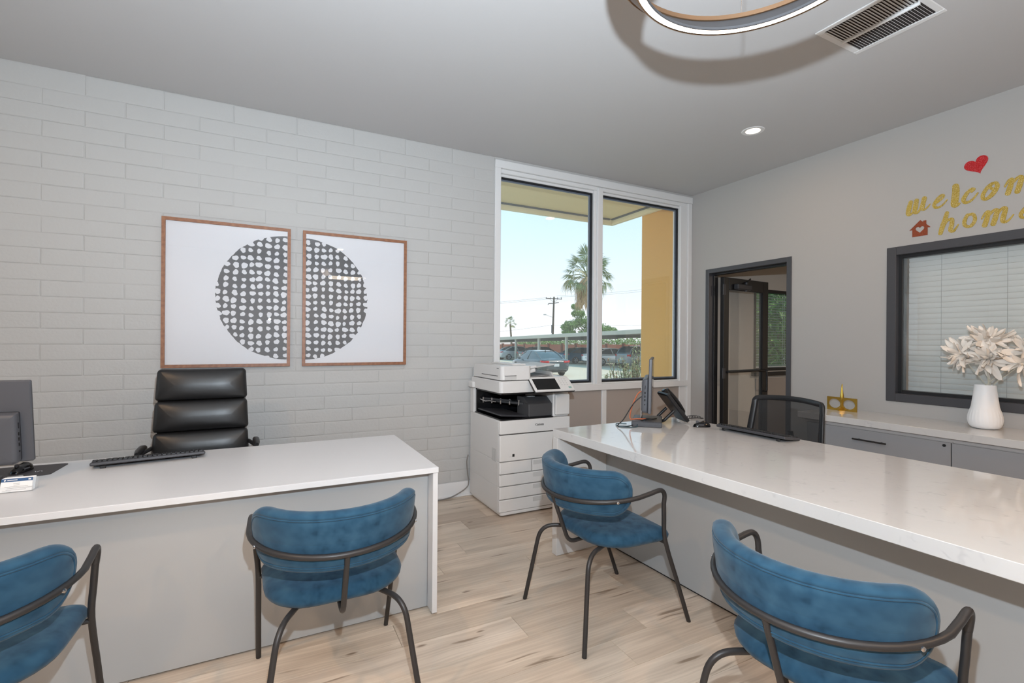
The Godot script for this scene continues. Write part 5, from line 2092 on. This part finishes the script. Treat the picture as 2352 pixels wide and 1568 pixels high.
# ---------------------------------------------------------------- outside
func build_outside() -> void:
	var gy := -0.65
	var b := MB.new()
	b.box(Vector3(60, gy - 0.25, -75), Vector3(420, 0.5, 260))
	struct("ground", b, M.asphalt, "sunlit pale asphalt car park")
	b = MB.new()
	b.box(Vector3(2.5, -0.42, -4.95), Vector3(16, 0.6, 1.85))
	b.box(Vector3(2.8, -0.37, -1.3), Vector3(13.2, 0.5, 8.0))
	struct("path", b, M.concrete)
	# overhang with its fascia and drip groove
	b = MB.new()
	b.box(Vector3(0.45, 3.02, -4.59), Vector3(7.3, 0.12, 1.08))
	var o := struct("roof_overhang", b, M.stucco, "cream soffit over the window")
	b = MB.new()
	b.box(Vector3(0.45, 3.0, -5.15), Vector3(7.3, 0.22, 0.05), 0.004)
	b.box(Vector3(4.125, 3.0, -4.615), Vector3(0.05, 0.22, 1.12), 0.004)
	part("fascia", b, M.fascia, o)
	b = MB.new()
	b.box(Vector3(0.43, 2.953, -5.108), Vector3(7.25, 0.016, 0.03))
	b.box(Vector3(4.083, 2.953, -4.6), Vector3(0.03, 0.016, 1.0))
	part("drip_edge", b, M.frame_lip, o)
	b = MB.new()
	b.box(Vector3(4.39, 1.25, -4.38), Vector3(0.28, 3.9, 0.66))
	struct("wall_fin", b, M.orange, "orange rendered fin wall outside the window")
	b = MB.new()
	b.box(Vector3(2.75, 3.28, -0.72), Vector3(12.6, 0.25, 6.9))
	b.box(Vector3(6.65, 2.9, -1.55), Vector3(4.7, 0.6, 5.1))
	struct("roof", b, M.concrete)

	build_carport(gy)
	# fence wall of panels and piers, from the left end to the right end
	var A := Vector3(30.0, gy, -75.9)
	var B := Vector3(42.0, gy, -28.2)
	var t := thing("boundary_wall", "low red brown block wall behind the parked cars", "wall", A)
	var dir := (B - A).normalized()
	var len := (B - A).length()
	var turn := Basis(Vector3.UP, atan2(-dir.z, dir.x))
	var n := 20
	for k in n:
		var f := (k + 0.5) / n
		var s := len / n
		b = MB.new()
		b.box(Vector3.ZERO, Vector3(s - 0.3, 1.42 + 0.02 * k, 0.15), 0.01)
		b.box(Vector3(0, 0.73 + 0.01 * k, 0), Vector3(s - 0.3, 0.06, 0.2), 0.01)
		part("panel", b, M.brickred, t, Transform3D(turn, dir * (f * len) + Vector3(0, 0.7 + 0.01 * k, 0)))
		b = MB.new()
		b.box(Vector3.ZERO, Vector3(0.3, 1.6 + 0.02 * k, 0.3), 0.01)
		part("pier", b, M.brickcap, t, Transform3D(turn, dir * ((f - 0.5 / n) * len) + Vector3(0, 0.8 + 0.01 * k, 0)))

	# parked cars, all heading away from the photographer's side of the lane
	car("car", "dark grey sedan in the open lane, nearest of the parked cars", Vector3(14.93, gy, -25.6), deg_to_rad(-5.0), g8(62, 72, 78), false)
	car("car", "silver sedan at the far left under the carport", Vector3(24.85, gy, -47.4), -PI / 2, g8(196, 198, 200), false)
	car("car", "black sedan under the carport half hidden behind the dark grey one", Vector3(25.1, gy, -42.6), -PI / 2, g8(30, 40, 42), false)
	car("car", "teal blue sedan in the carport's shade right of the dark grey sedan", Vector3(26.6, gy, -37.4), -PI / 2, g8(24, 92, 124), false)
	car("car", "white sedan under the carport behind the window's shrubs", Vector3(26.7, gy, -33.6), -PI / 2, g8(232, 234, 236), false)
	car("sport_utility_car", "grey high roofed car under the carport next to the orange wall", Vector3(26.4, gy, -28.7), -PI / 2, g8(128, 134, 138), true)

	build_building(gy)
	build_utility_pole(gy)
	build_palm(Vector3(35.6, gy, -49.2), 10.1, "tall fan palm with a skirt of dead fronds beyond the carport", 3, true)
	build_palm(Vector3(72.3, gy, -142.7), 8.0, "tiny distant fan palm at the left edge of the window", 9, false)
	build_tree(Vector3(50.5, gy, -69.7), "green tree behind the tall fan palm", 5)
	build_hedge("hedge", Vector3(41.5, gy, -58.0), Vector3(38.0, 0, -72.0), 2.75, 2.0, 16000, 0.26, M.leaf_light, "long green hedge above the red brown wall", 6, Vector3(44.5, gy, -36.0))
	build_hedge("hedge", Vector3(6.3, -0.15, -5.75), Vector3.ZERO, 3.2, 1.6, 16000, 0.17, M.leaf, "dense green hedge outside the next room's window", 7, Vector3(9.6, -0.15, -5.75))
	for q in [[Vector3(4.83, -0.12, -6.0), 1.12, "dry flowering shrub outside the window beside the white post"], [Vector3(5.1, -0.12, -5.9), 1.42, "tallest dry shrub outside the window in front of the grey car"], [Vector3(5.5, -0.12, -5.9), 1.28, "dry shrub outside the window against the orange wall"]]:
		build_shrub(q[0], q[1], q[2])


func build_carport(gy: float) -> void:
	var t := thing("carport", "long grey carport with square posts over the parked cars", "carport", Vector3(23.5, gy, -38.0))
	# the roof falls towards the far end
	var slope := 0.0205
	var y0 := 1.95 + 0.65
	var tilt := Basis(Vector3.RIGHT, -slope)
	var L := 56.0
	var b := MB.new()
	b.box(Vector3(2.9, 0.0, 0), Vector3(5.9, 0.06, L))
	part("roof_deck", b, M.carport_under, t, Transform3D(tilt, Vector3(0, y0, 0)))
	b = MB.new()
	b.box(Vector3(-0.06, -0.1, 0), Vector3(0.08, 0.3, L), 0.01)
	b.box(Vector3(0.1, 0.05, 0), Vector3(0.3, 0.04, L), 0.01)
	b.box(Vector3(5.8, -0.14, 0), Vector3(0.08, 0.34, L), 0.01)
	part("fascia", b, M.carport, t, Transform3D(tilt, Vector3(0, y0, 0)))
	for k in 7:
		var z := -38.0 + 12.0 - k * 4.8 + 4.8
		var h := y0 + (z + 38.0) * slope
		b = MB.new()
		b.box(Vector3(0.1, h / 2 - 0.06, z + 38.0), Vector3(0.2, h - 0.1, 0.22), 0.01)
		part("post", b, M.carport, t)
		b = MB.new()
		b.box(Vector3(2.9, h - 0.28, z + 38.0), Vector3(5.7, 0.22, 0.12), 0.01)
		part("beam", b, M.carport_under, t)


func car(called: String, label: String, at: Vector3, turn: float, paint_c: Color, tall: bool) -> void:
	# front towards local -z
	var t := thing(called, label, "car", at, turn)
	var paint := mat(paint_c, 0.22, 0.25)
	paint.clearcoat_enabled = true
	paint.clearcoat = 0.6
	paint.clearcoat_roughness = 0.08
	var up := 0.22 if tall else 0.0
	var b := MB.new()
	var st := [[2.42, 0.55, 0.80 + up, 0.42], [2.36, 0.80, 0.93 + up, 0.28], [2.2, 0.885, 0.985 + up, 0.24], [1.8, 0.915, 1.01 + up, 0.2], [1.2, 0.925, 0.995 + up, 0.19], [0.4, 0.925, 0.975 + up, 0.18], [-0.6, 0.925, 0.955 + up, 0.18], [-1.2, 0.92, 0.94 + up, 0.19], [-1.7, 0.905, 0.885 + up, 0.2], [-2.15, 0.85, 0.80 + up, 0.24], [-2.35, 0.70, 0.68 + up, 0.32], [-2.42, 0.45, 0.6 + up, 0.4]]
	var rows := []
	for q in st:
		var row := PackedVector3Array()
		var w: float = q[1]
		var y1: float = q[2]
		var yb: float = q[3]
		for p in [[0.0, yb], [0.8, yb], [0.97, yb + 0.12], [1.0, lerpf(yb, y1, 0.45)], [0.985, lerpf(yb, y1, 0.75)], [0.93, y1 - 0.03], [0.8, y1], [0.4, y1 + 0.02], [0.0, y1 + 0.025]]:
			row.append(Vector3(w * p[0], p[1], q[0]))
		for k in range(7, 0, -1):
			row.append(Vector3(-row[k].x, row[k].y, row[k].z))
		rows.append(row)
	b.grid(rows, true)
	b.poly(Array(rows[0]), Vector3.BACK)
	b.poly(Array(rows[-1]), Vector3.FORWARD)
	part("body", b, paint, t)
	# glasshouse
	var gh := [[1.86, 0.98, 0.72], [1.35, 1.25, 0.67], [0.95, 1.40, 0.62], [0.4, 1.455, 0.60], [-0.2, 1.45, 0.60], [-0.5, 1.41, 0.61], [-0.9, 1.2, 0.67], [-1.35, 0.95, 0.72]]
	if tall:
		gh = [[2.2, 1.2, 0.74], [2.05, 1.48, 0.68], [1.7, 1.66, 0.64], [0.6, 1.72, 0.63], [-0.2, 1.70, 0.63], [-0.5, 1.65, 0.64], [-0.9, 1.42, 0.69], [-1.3, 1.16, 0.73]]
	rows = []
	var cap := []
	for q in gh:
		var row := PackedVector3Array()
		var c := PackedVector3Array()
		var base: float = 0.93 + up
		var yt: float = q[1]
		var wr: float = q[2]
		var wb := 0.86
		for p in [[wb, base], [lerpf(wb, wr, 0.55), lerpf(base, yt, 0.55)], [wr, yt - 0.035], [wr * 0.86, yt], [0.0, yt + 0.012], [-wr * 0.86, yt], [-wr, yt - 0.035], [-lerpf(wb, wr, 0.55), lerpf(base, yt, 0.55)], [-wb, base]]:
			row.append(Vector3(p[0], p[1], q[0]))
		rows.append(row)
	b = MB.new()
	b.grid(rows, false)
	part("window", b, M.car_glass, t)
	b = MB.new()
	for q in gh.slice(2, 6):
		var yt: float = q[1] + 0.012
		var wr: float = q[2] + 0.012
		var row := PackedVector3Array()
		for p in [[wr, yt - 0.06], [wr * 0.97, yt - 0.02], [wr * 0.86, yt], [0.0, yt + 0.014], [-wr * 0.86, yt], [-wr * 0.97, yt - 0.02], [-wr, yt - 0.06]]:
			row.append(Vector3(p[0], p[1], q[0]))
		cap.append(row)
	b.grid(cap, false)
	for s in [-1, 1]:
		var rear := []
		var front := []
		for q in gh.slice(0, 3):
			rear.append(Vector3(s * (q[2] + 0.0), q[1] - 0.02, q[0]))
		for q in gh.slice(5, 8):
			front.append(Vector3(s * (q[2] + 0.0), q[1] - 0.02, q[0]))
		b.tube(rear, 0.055, 6)
		b.tube(front, 0.04, 6)
		b.tube([Vector3(s * 0.87, 0.95 + up, 0.25), Vector3(s * (gh[3][2] + 0.005), gh[3][1] - 0.05, 0.3)], 0.03, 6)
	part("roof", b, paint, t)
	# wheels
	for s in [-1, 1]:
		for z in [1.42, -1.42]:
			var r := 0.35 if tall else 0.325
			b = MB.new()
			b.xf = Transform3D(Basis(Vector3(0, 1, 0), Vector3(-s, 0, 0), Vector3(0, 0, 1 if s > 0 else 1)), Vector3(s * 0.83, r, z))
			b.xf.basis = Basis(Vector3.BACK, -s * PI / 2)
			b.lathe([Vector2(r * 0.66, -0.1), Vector2(r * 0.94, -0.1), Vector2(r, -0.06), Vector2(r, 0.06), Vector2(r * 0.94, 0.1), Vector2(r * 0.66, 0.105)], 24)
			var wheel := part("wheel", b, M.tire, t)
			b = MB.new()
			b.xf = Transform3D(Basis(Vector3.BACK, -s * PI / 2), Vector3(s * 0.83, r, z))
			b.lathe([Vector2(0.0, 0.085), Vector2(r * 0.15, 0.09), Vector2(r * 0.2, 0.07), Vector2(r * 0.55, 0.07), Vector2(r * 0.66, 0.1), Vector2(r * 0.68, 0.106)], 20)
			for k in 5:
				var a := TAU * k / 5
				b.box(Vector3(cos(a) * r * 0.38, 0.088, sin(a) * r * 0.38), Vector3(r * 0.5, 0.02, 0.05), 0.004, Basis(Vector3.UP, -a))
			part("rim", b, M.rim, wheel)
			b = MB.new()
			b.xf = Transform3D(Basis(Vector3.BACK, -s * PI / 2), Vector3(s * 0.89, r + 0.03, z))
			b.lathe([Vector2(0.0, 0.018), Vector2(r * 1.14, 0.018), Vector2(r * 1.16, 0.0)], 24)
			part("wheel_arch", b, M.gasket, t)
	# lights and rear details
	for s in [-1, 1]:
		b = MB.new()
		if tall:
			b.box(Vector3(s * 0.72, 1.0, 2.31), Vector3(0.3, 0.18, 0.14), 0.04, Basis(Vector3.UP, s * 0.45))
		else:
			b.box(Vector3(s * 0.66, 0.84, 2.33), Vector3(0.44, 0.13, 0.14), 0.04, Basis(Vector3.UP, s * 0.32))
			b.box(Vector3(s * 0.87, 0.87, 2.18), Vector3(0.06, 0.1, 0.26), 0.02, Basis(Vector3.UP, s * 0.16))
		part("tail_light", b, M.tail, t)
		b = MB.new()
		b.box(Vector3(s * 0.98, 0.98 + up, -0.72), Vector3(0.18, 0.12, 0.1), 0.03)
		part("mirror", b, paint, t)
	b = MB.new()
	b.box(Vector3(0, 0.66 + up * 0.4, 2.415), Vector3(0.34, 0.16, 0.02), 0.005)
	part("license_plate", b, mat(g8(200, 202, 204), 0.5), t)
	b = MB.new()
	b.box(Vector3(0, 0.36, 2.36), Vector3(1.35, 0.15, 0.12), 0.04)
	b.box(Vector3(0, 0.86 + up * 0.6, 2.40), Vector3(0.7, 0.03, 0.03), 0.008)
	part("bumper", b, M.gasket, t)
	b = MB.new()
	b.box(Vector3(0, gh[2][1] + 0.04, gh[2][0]), Vector3(0.03, 0.06, 0.12), 0.012)
	part("antenna", b, M.gasket, t)


func build_building(gy: float) -> void:
	var t := thing("shop_building", "low pale pink building with a sign far behind the carport", "building", Vector3(50.5, gy, -84.0), deg_to_rad(24.0))
	var b := MB.new()
	b.box(Vector3(-4.3, 0.95, 0), Vector3(6.0, 1.9, 4.0), 0.03)
	part("wall", b, M.plaster_pink, t)
	b = MB.new()
	b.extrude(PackedVector2Array([Vector2(-7.8, 1.9), Vector2(-1.0, 1.9), Vector2(-1.0, 2.25), Vector2(-4.6, 2.25), Vector2(-6.0, 2.05)]), -2.2, 2.1)
	part("roof", b, mat(g8(226, 196, 182), 0.9), t)
	b = MB.new()
	b.box(Vector3(1.6, 1.3, 2.0), Vector3(4.2, 1.5, 0.3), 0.03)
	b.box(Vector3(2.2, 2.15, 2.0), Vector3(2.2, 0.5, 0.3), 0.03)
	var sg := part("sign", b, mat(g8(244, 236, 224), 0.8), t)
	b = MB.new()
	# dark brush script, too small to read
	b.xf = tf(Vector3(1.45, 1.35, 2.15))
	var pieces := []
	for q in [[V3(-.9, .1, .22), V3(-.6, .5, .2), V3(-.5, .0, .2)], [V3(-.35, .1, .2), V3(-.1, .35, .18), V3(.05, .1, .18), V3(.25, .4, .18)], [V3(.3, .75, .22), V3(.6, .95, .2), V3(.75, .7, .2)], [V3(.85, .8, .2), V3(1.15, 1.0, .2), V3(1.25, .8, .2)]]:
		stroke(pieces, q, 1.4, 0.7)
	cut_out(b, pieces, 0.0, 0.02)
	part("sign_script", b, M.black_print, sg)


func build_utility_pole(gy: float) -> void:
	var at := Vector3(41.4, gy, -66.4)
	var t := thing("utility_pole", "wooden utility pole with two cross arms and a street lamp arm", "utility pole", at)
	var side := Vector3(0.89, 0, 0.456)
	var b := MB.new()
	b.tube([Vector3(-0.12, 0, 0), Vector3(0.0, 4.5, 0), Vector3(0.14, 9.25, 0)], 0.16, 10, true, [0.2, 0.17, 0.13])
	part("pole", b, M.pole, t)
	var c := Vector3(0.12, 8.93, 0)
	b = MB.new()
	b.tube([c - side * 1.32 + Vector3(0, 0.07, 0), c + side * 1.3 - Vector3(0, 0.06, 0)], 0.07, 6)
	part("crossarm", b, M.pole, t)
	b = MB.new()
	b.tube([c - side * 0.95 + Vector3(0, -1.0, 0), c - side * 0.85 + Vector3(0, -0.78, 0), c - side * 0.1 + Vector3(0, -0.74, 0), c + side * 0.8 + Vector3(0, -0.6, 0)], 0.07, 6)
	part("crossarm", b, M.pole, t)
	b = MB.new()
	for s in [-1, 1]:
		b.tube([c + side * s * 0.75, c + Vector3(0, -0.6, 0)], 0.02, 5)
	part("brace", b, M.pole, t)
	for s in [-1.2, -0.5, 0.6, 1.2]:
		b = MB.new()
		b.tube([c + side * s, c + side * s + Vector3(0, 0.24, 0)], 0.05, 6)
		part("insulator", b, M.plastic_gray, t)
	b = MB.new()
	b.tube(curve([Vector3(0.05, 5.9, 0), Vector3(0.05, 6.1, 0) - side * 0.6, Vector3(0.05, 6.35, 0) - side * 1.25], 5), 0.035, 6)
	b.tube([Vector3(0.05, 6.36, 0) - side * 1.15, Vector3(0.05, 6.36, 0) - side * 1.6], 0.09, 8)
	part("lamp_arm", b, mat(g8(170, 172, 174), 0.5), t)
	b = MB.new()
	b.tube([Vector3(-0.3, 3.4, 0.1), Vector3(-0.3, 4.7, 0.1)], 0.09, 8)
	part("transformer", b, M.plastic_gray, t)
	# lines strung to other poles out of view
	var up := at + Vector3(0.12, 9.1, 0)
	var far := Vector3(-46, -2.2, -48)
	var lines := [[up - side * 1.2, far, "upper left"], [up + side * 1.2, far, "second"], [at + Vector3(0, 4.7, 0), Vector3(-34, -2.9, -16), "lower"]]
	var texts := ["power line from the pole's upper cross arm to the left", "power line from the cross arm's right end to the left", "low power line running left from the middle of the pole"]
	for k in 3:
		var p: Vector3 = lines[k][0]
		var d: Vector3 = lines[k][1]
		var pts := []
		for s in 13:
			var f := s / 12.0
			pts.append(p + d * f - Vector3(0, 4.0 * f * (1 - f) * 0.7, 0))
		b = MB.new()
		b.tube(pts, 0.016, 5)
		tag(part("power_line", b, M.wire), texts[k], "power line")
	var right := [[Vector3(42.5, 8.6, -65.9), Vector3(59.04, 10.69, -65.27), "power line crossing the sky left of the orange wall, upper"], [Vector3(41.9, 8.75, -66.2), Vector3(59.04, 11.02, -65.27), "power line crossing the sky just above another one"], [Vector3(41.4, 4.0, -66.4), Vector3(59.08, 4.8, -65.25), "low power line meeting the orange wall above the carport"]]
	for q in right:
		var e: Vector3 = q[1] + (q[1] - q[0]).normalized() * 14.0
		b = MB.new()
		var pts := []
		for s in 13:
			var f := s / 12.0
			pts.append(q[0].lerp(e, f) - Vector3(0, 4.0 * f * (1 - f) * 0.4, 0))
		b.tube(pts, 0.014, 5)
		tag(part("power_line", b, M.wire), q[2], "power line")


func frond_mesh(sd: int, droop: float) -> ArrayMesh:
	# a fan leaf: leaflets radiate from the end of a stalk along -z
	var rng := RandomNumberGenerator.new()
	rng.seed = sd
	var b := MB.new()
	var hub := Vector3(0, 0.05 - 0.35 * droop, -1.75)
	b.tube(curve([Vector3.ZERO, Vector3(0, 0.10, -0.9), hub], 4), 0.028, 5)
	var n := 22
	for k in n:
		var a := lerpf(-1.75, 1.75, k / (n - 1.0)) + rng.randf_range(-0.05, 0.05)
		var L := rng.randf_range(0.95, 1.2) * (1.0 - 0.18 * absf(a) / 1.75)
		var d := Vector3(sin(a), 0.06 * cos(k * 2.0), -cos(a))
		var s := Vector3(cos(a), 0, sin(a)) * 0.045
		var m := hub + d * L * 0.55 + Vector3(0, -0.05 - 0.05 * droop, 0)
		var e := hub + d * L + Vector3(0, -0.25 - 0.5 * droop * rng.randf_range(0.6, 1.4), 0)
		b.poly([hub, m - s, m + s], Vector3.UP)
		b.poly([m - s, e, m + s], Vector3.UP)
	return b.mesh()


func build_palm(at: Vector3, crown_y: float, label: String, sd: int, near: bool) -> void:
	var rng := RandomNumberGenerator.new()
	rng.seed = sd
	var t := thing("palm_tree", label, "palm tree", at)
	var top := Vector3(0, crown_y, 0)
	var b := MB.new()
	b.tube([Vector3(0.5, 0, 0.2), Vector3(0.3, crown_y * 0.5, 0.1), top - Vector3(0, 0.3, 0)], 0.3, 10, true, [0.36, 0.3, 0.26])
	part("trunk", b, M.bark, t)
	var fr := [frond_mesh(1, 0.0), frond_mesh(2, 0.6), frond_mesh(3, 1.2)]
	var live: StandardMaterial3D = M.leaf_palm.duplicate()
	live.vertex_color_use_as_albedo = false
	var olive := live.duplicate()
	olive.albedo_color = g8(150, 140, 88)
	var n := 36 if near else 22
	var sc := 1.3 if near else 0.8
	for k in n:
		var f := float(k) / n
		var el := lerpf(1.3, -0.3, pow(f, 0.8)) + rng.randf_range(-0.12, 0.12)
		var az := k * 2.399 + rng.randf_range(-0.2, 0.2)
		var kind := 0 if f < 0.45 else (1 if f < 0.75 else 2)
		var dir := Vector3(cos(az) * cos(el), sin(el), sin(az) * cos(el))
		var bs := Basis.looking_at(dir, Vector3.UP).rotated(dir, rng.randf_range(-0.5, 0.5)).scaled(Vector3.ONE * sc * rng.randf_range(0.9, 1.1))
		put("frond", fr[kind], olive if f > 0.55 and rng.randf() < 0.5 else live, t, Transform3D(bs, top + Vector3(0, 0.25 - 0.5 * f, 0)))
	if not near:
		return
	# skirt of dead fronds hanging down the trunk
	b = MB.new()
	for k in 1100:
		var f := rng.randf()
		var az := rng.randf() * TAU
		var y0 := crown_y - 0.1 - f * 3.1
		var R := 0.3 + 1.25 * sin(minf(1.0, f * 1.5 + 0.25) * PI * 0.62) + rng.randf_range(-0.25, 0.12)
		var d := Vector3(cos(az), 0, sin(az))
		var s := Vector3(-d.z, 0, d.x) * rng.randf_range(0.02, 0.05)
		var p0 := d * R * 0.55 + Vector3(0, y0, 0)
		var p1 := d * R + Vector3(0, y0 - 0.55, 0) + s * rng.randf_range(-3, 3)
		var p2 := d * (R * rng.randf_range(0.8, 1.1)) + Vector3(0, y0 - rng.randf_range(0.9, 1.5), 0) + s * rng.randf_range(-5, 5)
		b.poly([p0 - s, p1 - s, p1 + s, p0 + s], d)
		b.poly([p1 - s, p2, p1 + s], d)
	var dead: StandardMaterial3D = M.leaf_dead.duplicate()
	dead.vertex_color_use_as_albedo = false
	tag(part("dead_skirt", b, dead, t), "", "", "", "stuff")


func leaf_shape(L: float, W: float) -> ArrayMesh:
	var b := MB.new()
	var a := Vector3(0, 0, 0)
	var m1 := Vector3(-W / 2, 0.06 * L, -L * 0.45)
	var m2 := Vector3(W / 2, 0.06 * L, -L * 0.45)
	var e := Vector3(0, -0.04 * L, -L)
	var c := Vector3(0, 0.0, -L * 0.45)
	b.poly([a, m1, c], Vector3.UP)
	b.poly([a, c, m2], Vector3.UP)
	b.poly([m1, e, c], Vector3.UP)
	b.poly([c, e, m2], Vector3.UP)
	return b.mesh()


func tint(rng: RandomNumberGenerator, a: float, c: float) -> Color:
	var k := rng.randf_range(a, c)
	return Color(k * rng.randf_range(0.9, 1.1), k, k * rng.randf_range(0.85, 1.05))


func build_tree(at: Vector3, label: String, sd: int) -> void:
	var rng := RandomNumberGenerator.new()
	rng.seed = sd
	var t := thing("broadleaf_tree", label, "tree", at)
	var b := MB.new()
	b.tube([Vector3.ZERO, Vector3(0.2, 2.0, 0), Vector3(-0.3, 5.5, 0.2)], 0.3, 8, true, [0.32, 0.25, 0.1])
	for k in 6:
		var a := k * 1.1
		b.tube([Vector3(0, 1.8 + k * 0.4, 0), Vector3(cos(a) * 1.8, 3.0 + k * 0.5, sin(a) * 1.8)], 0.08, 6)
	part("trunk", b, M.bark, t)
	var xfs := []
	var cols := []
	var side := Vector3(0.89, 0, 0.456)
	# clumps: offset along the view's side, height, radius
	for q in [[-2.6, 5.0, 1.5], [-3.2, 3.6, 1.3], [-1.6, 7.0, 1.2], [-1.9, 8.2, 0.9], [-0.6, 5.6, 1.7], [1.2, 4.6, 1.8], [2.8, 4.2, 1.6], [4.2, 3.9, 1.2], [5.0, 3.4, 0.9], [0.2, 3.4, 1.9], [-3.6, 4.6, 1.0], [2.2, 3.2, 1.6]]:
		for k in 1300:
			var d: Vector3 = Vector3(rng.randfn(), rng.randfn() * 0.6, rng.randfn()).normalized() * pow(rng.randf(), 0.4) * q[2]
			d.y *= 0.62
			var p: Vector3 = side * q[0] + Vector3(0, q[1], 0) + d
			xfs.append(Transform3D(Basis.from_euler(Vector3(rng.randf() * TAU, rng.randf() * TAU, rng.randf() * TAU)), p))
			cols.append(tint(rng, 0.55, 1.05))
	tag(scatter("foliage", leaf_shape(0.3, 0.16), M.leaf_light, xfs, t, cols), "", "", "", "stuff")


func build_hedge(called: String, mid: Vector3, left: Vector3, height: float, deep: float, n: int, leaf: float, m: Material, label: String, sd: int, right: Vector3) -> void:
	# a hedge from left (or mid) to right, leaves all through it and a few stems
	var a := mid if left == Vector3.ZERO else Vector3(left.x, mid.y, left.z)
	var rng := RandomNumberGenerator.new()
	rng.seed = sd
	var t := thing(called, label, "hedge", a)
	var run := right - a
	var nrm := Vector3(-run.z, 0, run.x).normalized()
	var xfs := []
	var cols := []
	var bumps := noise(0.25, sd, 3)
	for k in n:
		var f := rng.randf()
		var top := height * (0.86 + 0.22 * bumps.get_noise_1d(f * run.length() * 3.0))
		var y := top * rng.randf()
		var p := run * f + nrm * (rng.randf() - 0.5) * deep + Vector3(0, y, 0)
		xfs.append(Transform3D(Basis.from_euler(Vector3(rng.randf_range(-1.3, 1.3), rng.randf() * TAU, rng.randf_range(-0.8, 0.8))).scaled(Vector3.ONE * rng.randf_range(0.7, 1.35)), p))
		cols.append(tint(rng, 0.45, 1.15))
	tag(scatter("foliage", leaf_shape(leaf, leaf * (0.5 if leaf > 0.2 else 0.24)), m, xfs, t, cols), "", "", "", "stuff")
	var b := MB.new()
	for k in 60:
		var f := (k + rng.randf()) / 60.0
		var p := run * f + nrm * (rng.randf() - 0.5) * deep * 0.5
		b.tube([p, p + Vector3(rng.randf_range(-0.2, 0.2), height * 0.85, rng.randf_range(-0.2, 0.2))], 0.012 if height < 2.8 or leaf < 0.2 else 0.03, 5)
	part("stems", b, M.bark, t)


func build_shrub(at: Vector3, height: float, label: String) -> void:
	var rng := RandomNumberGenerator.new()
	rng.seed = int(at.x * 100)
	var t := thing("flowering_shrub", label, "shrub", at)
	var stems := MB.new()
	var xfs := []
	var cols := []
	var tips := []
	for k in 54:
		var a := rng.randf() * TAU
		var sp := rng.randf_range(0.05, 0.36)
		var h := height * (rng.randf_range(0.5, 0.86) if k > 3 else 1.0)
		var p := [Vector3(cos(a), 0, sin(a)) * 0.05, Vector3(cos(a) * sp * 0.5, h * 0.5, sin(a) * sp * 0.5), Vector3(cos(a) * sp, h, sin(a) * sp)]
		var c := curve(p, 6)
		stems.tube(c, 0.004, 5)
		for j in 60:
			var f := rng.randf_range(0.12, 1.0)
			var q: Vector3 = c[mini(int(f * (c.size() - 1)), c.size() - 2)].lerp(c[mini(int(f * (c.size() - 1)) + 1, c.size() - 1)], fposmod(f * (c.size() - 1), 1.0))
			xfs.append(Transform3D(Basis.from_euler(Vector3(rng.randf_range(-0.2, 1.2), rng.randf() * TAU, 0)).scaled(Vector3.ONE * rng.randf_range(0.7, 1.3)), q))
			cols.append(tint(rng, 0.7, 1.3))
		if rng.randf() < 0.75:
			for j in 5:
				tips.append(Transform3D(Basis.from_euler(Vector3(rng.randf_range(-0.5, 1.2), rng.randf() * TAU, 0)), c[-1] - Vector3(0, 0.012 * j, 0)))
	part("stems", stems, M.bark, t)
	tag(scatter("foliage", leaf_shape(0.062, 0.018), M.leaf_gray, xfs, t, cols), "", "", "", "stuff")
	var fm := mat(g8(226, 166, 130), 0.8)
	tag(scatter("blossom", leaf_shape(0.03, 0.016), fm, tips, t), "", "", "", "stuff")
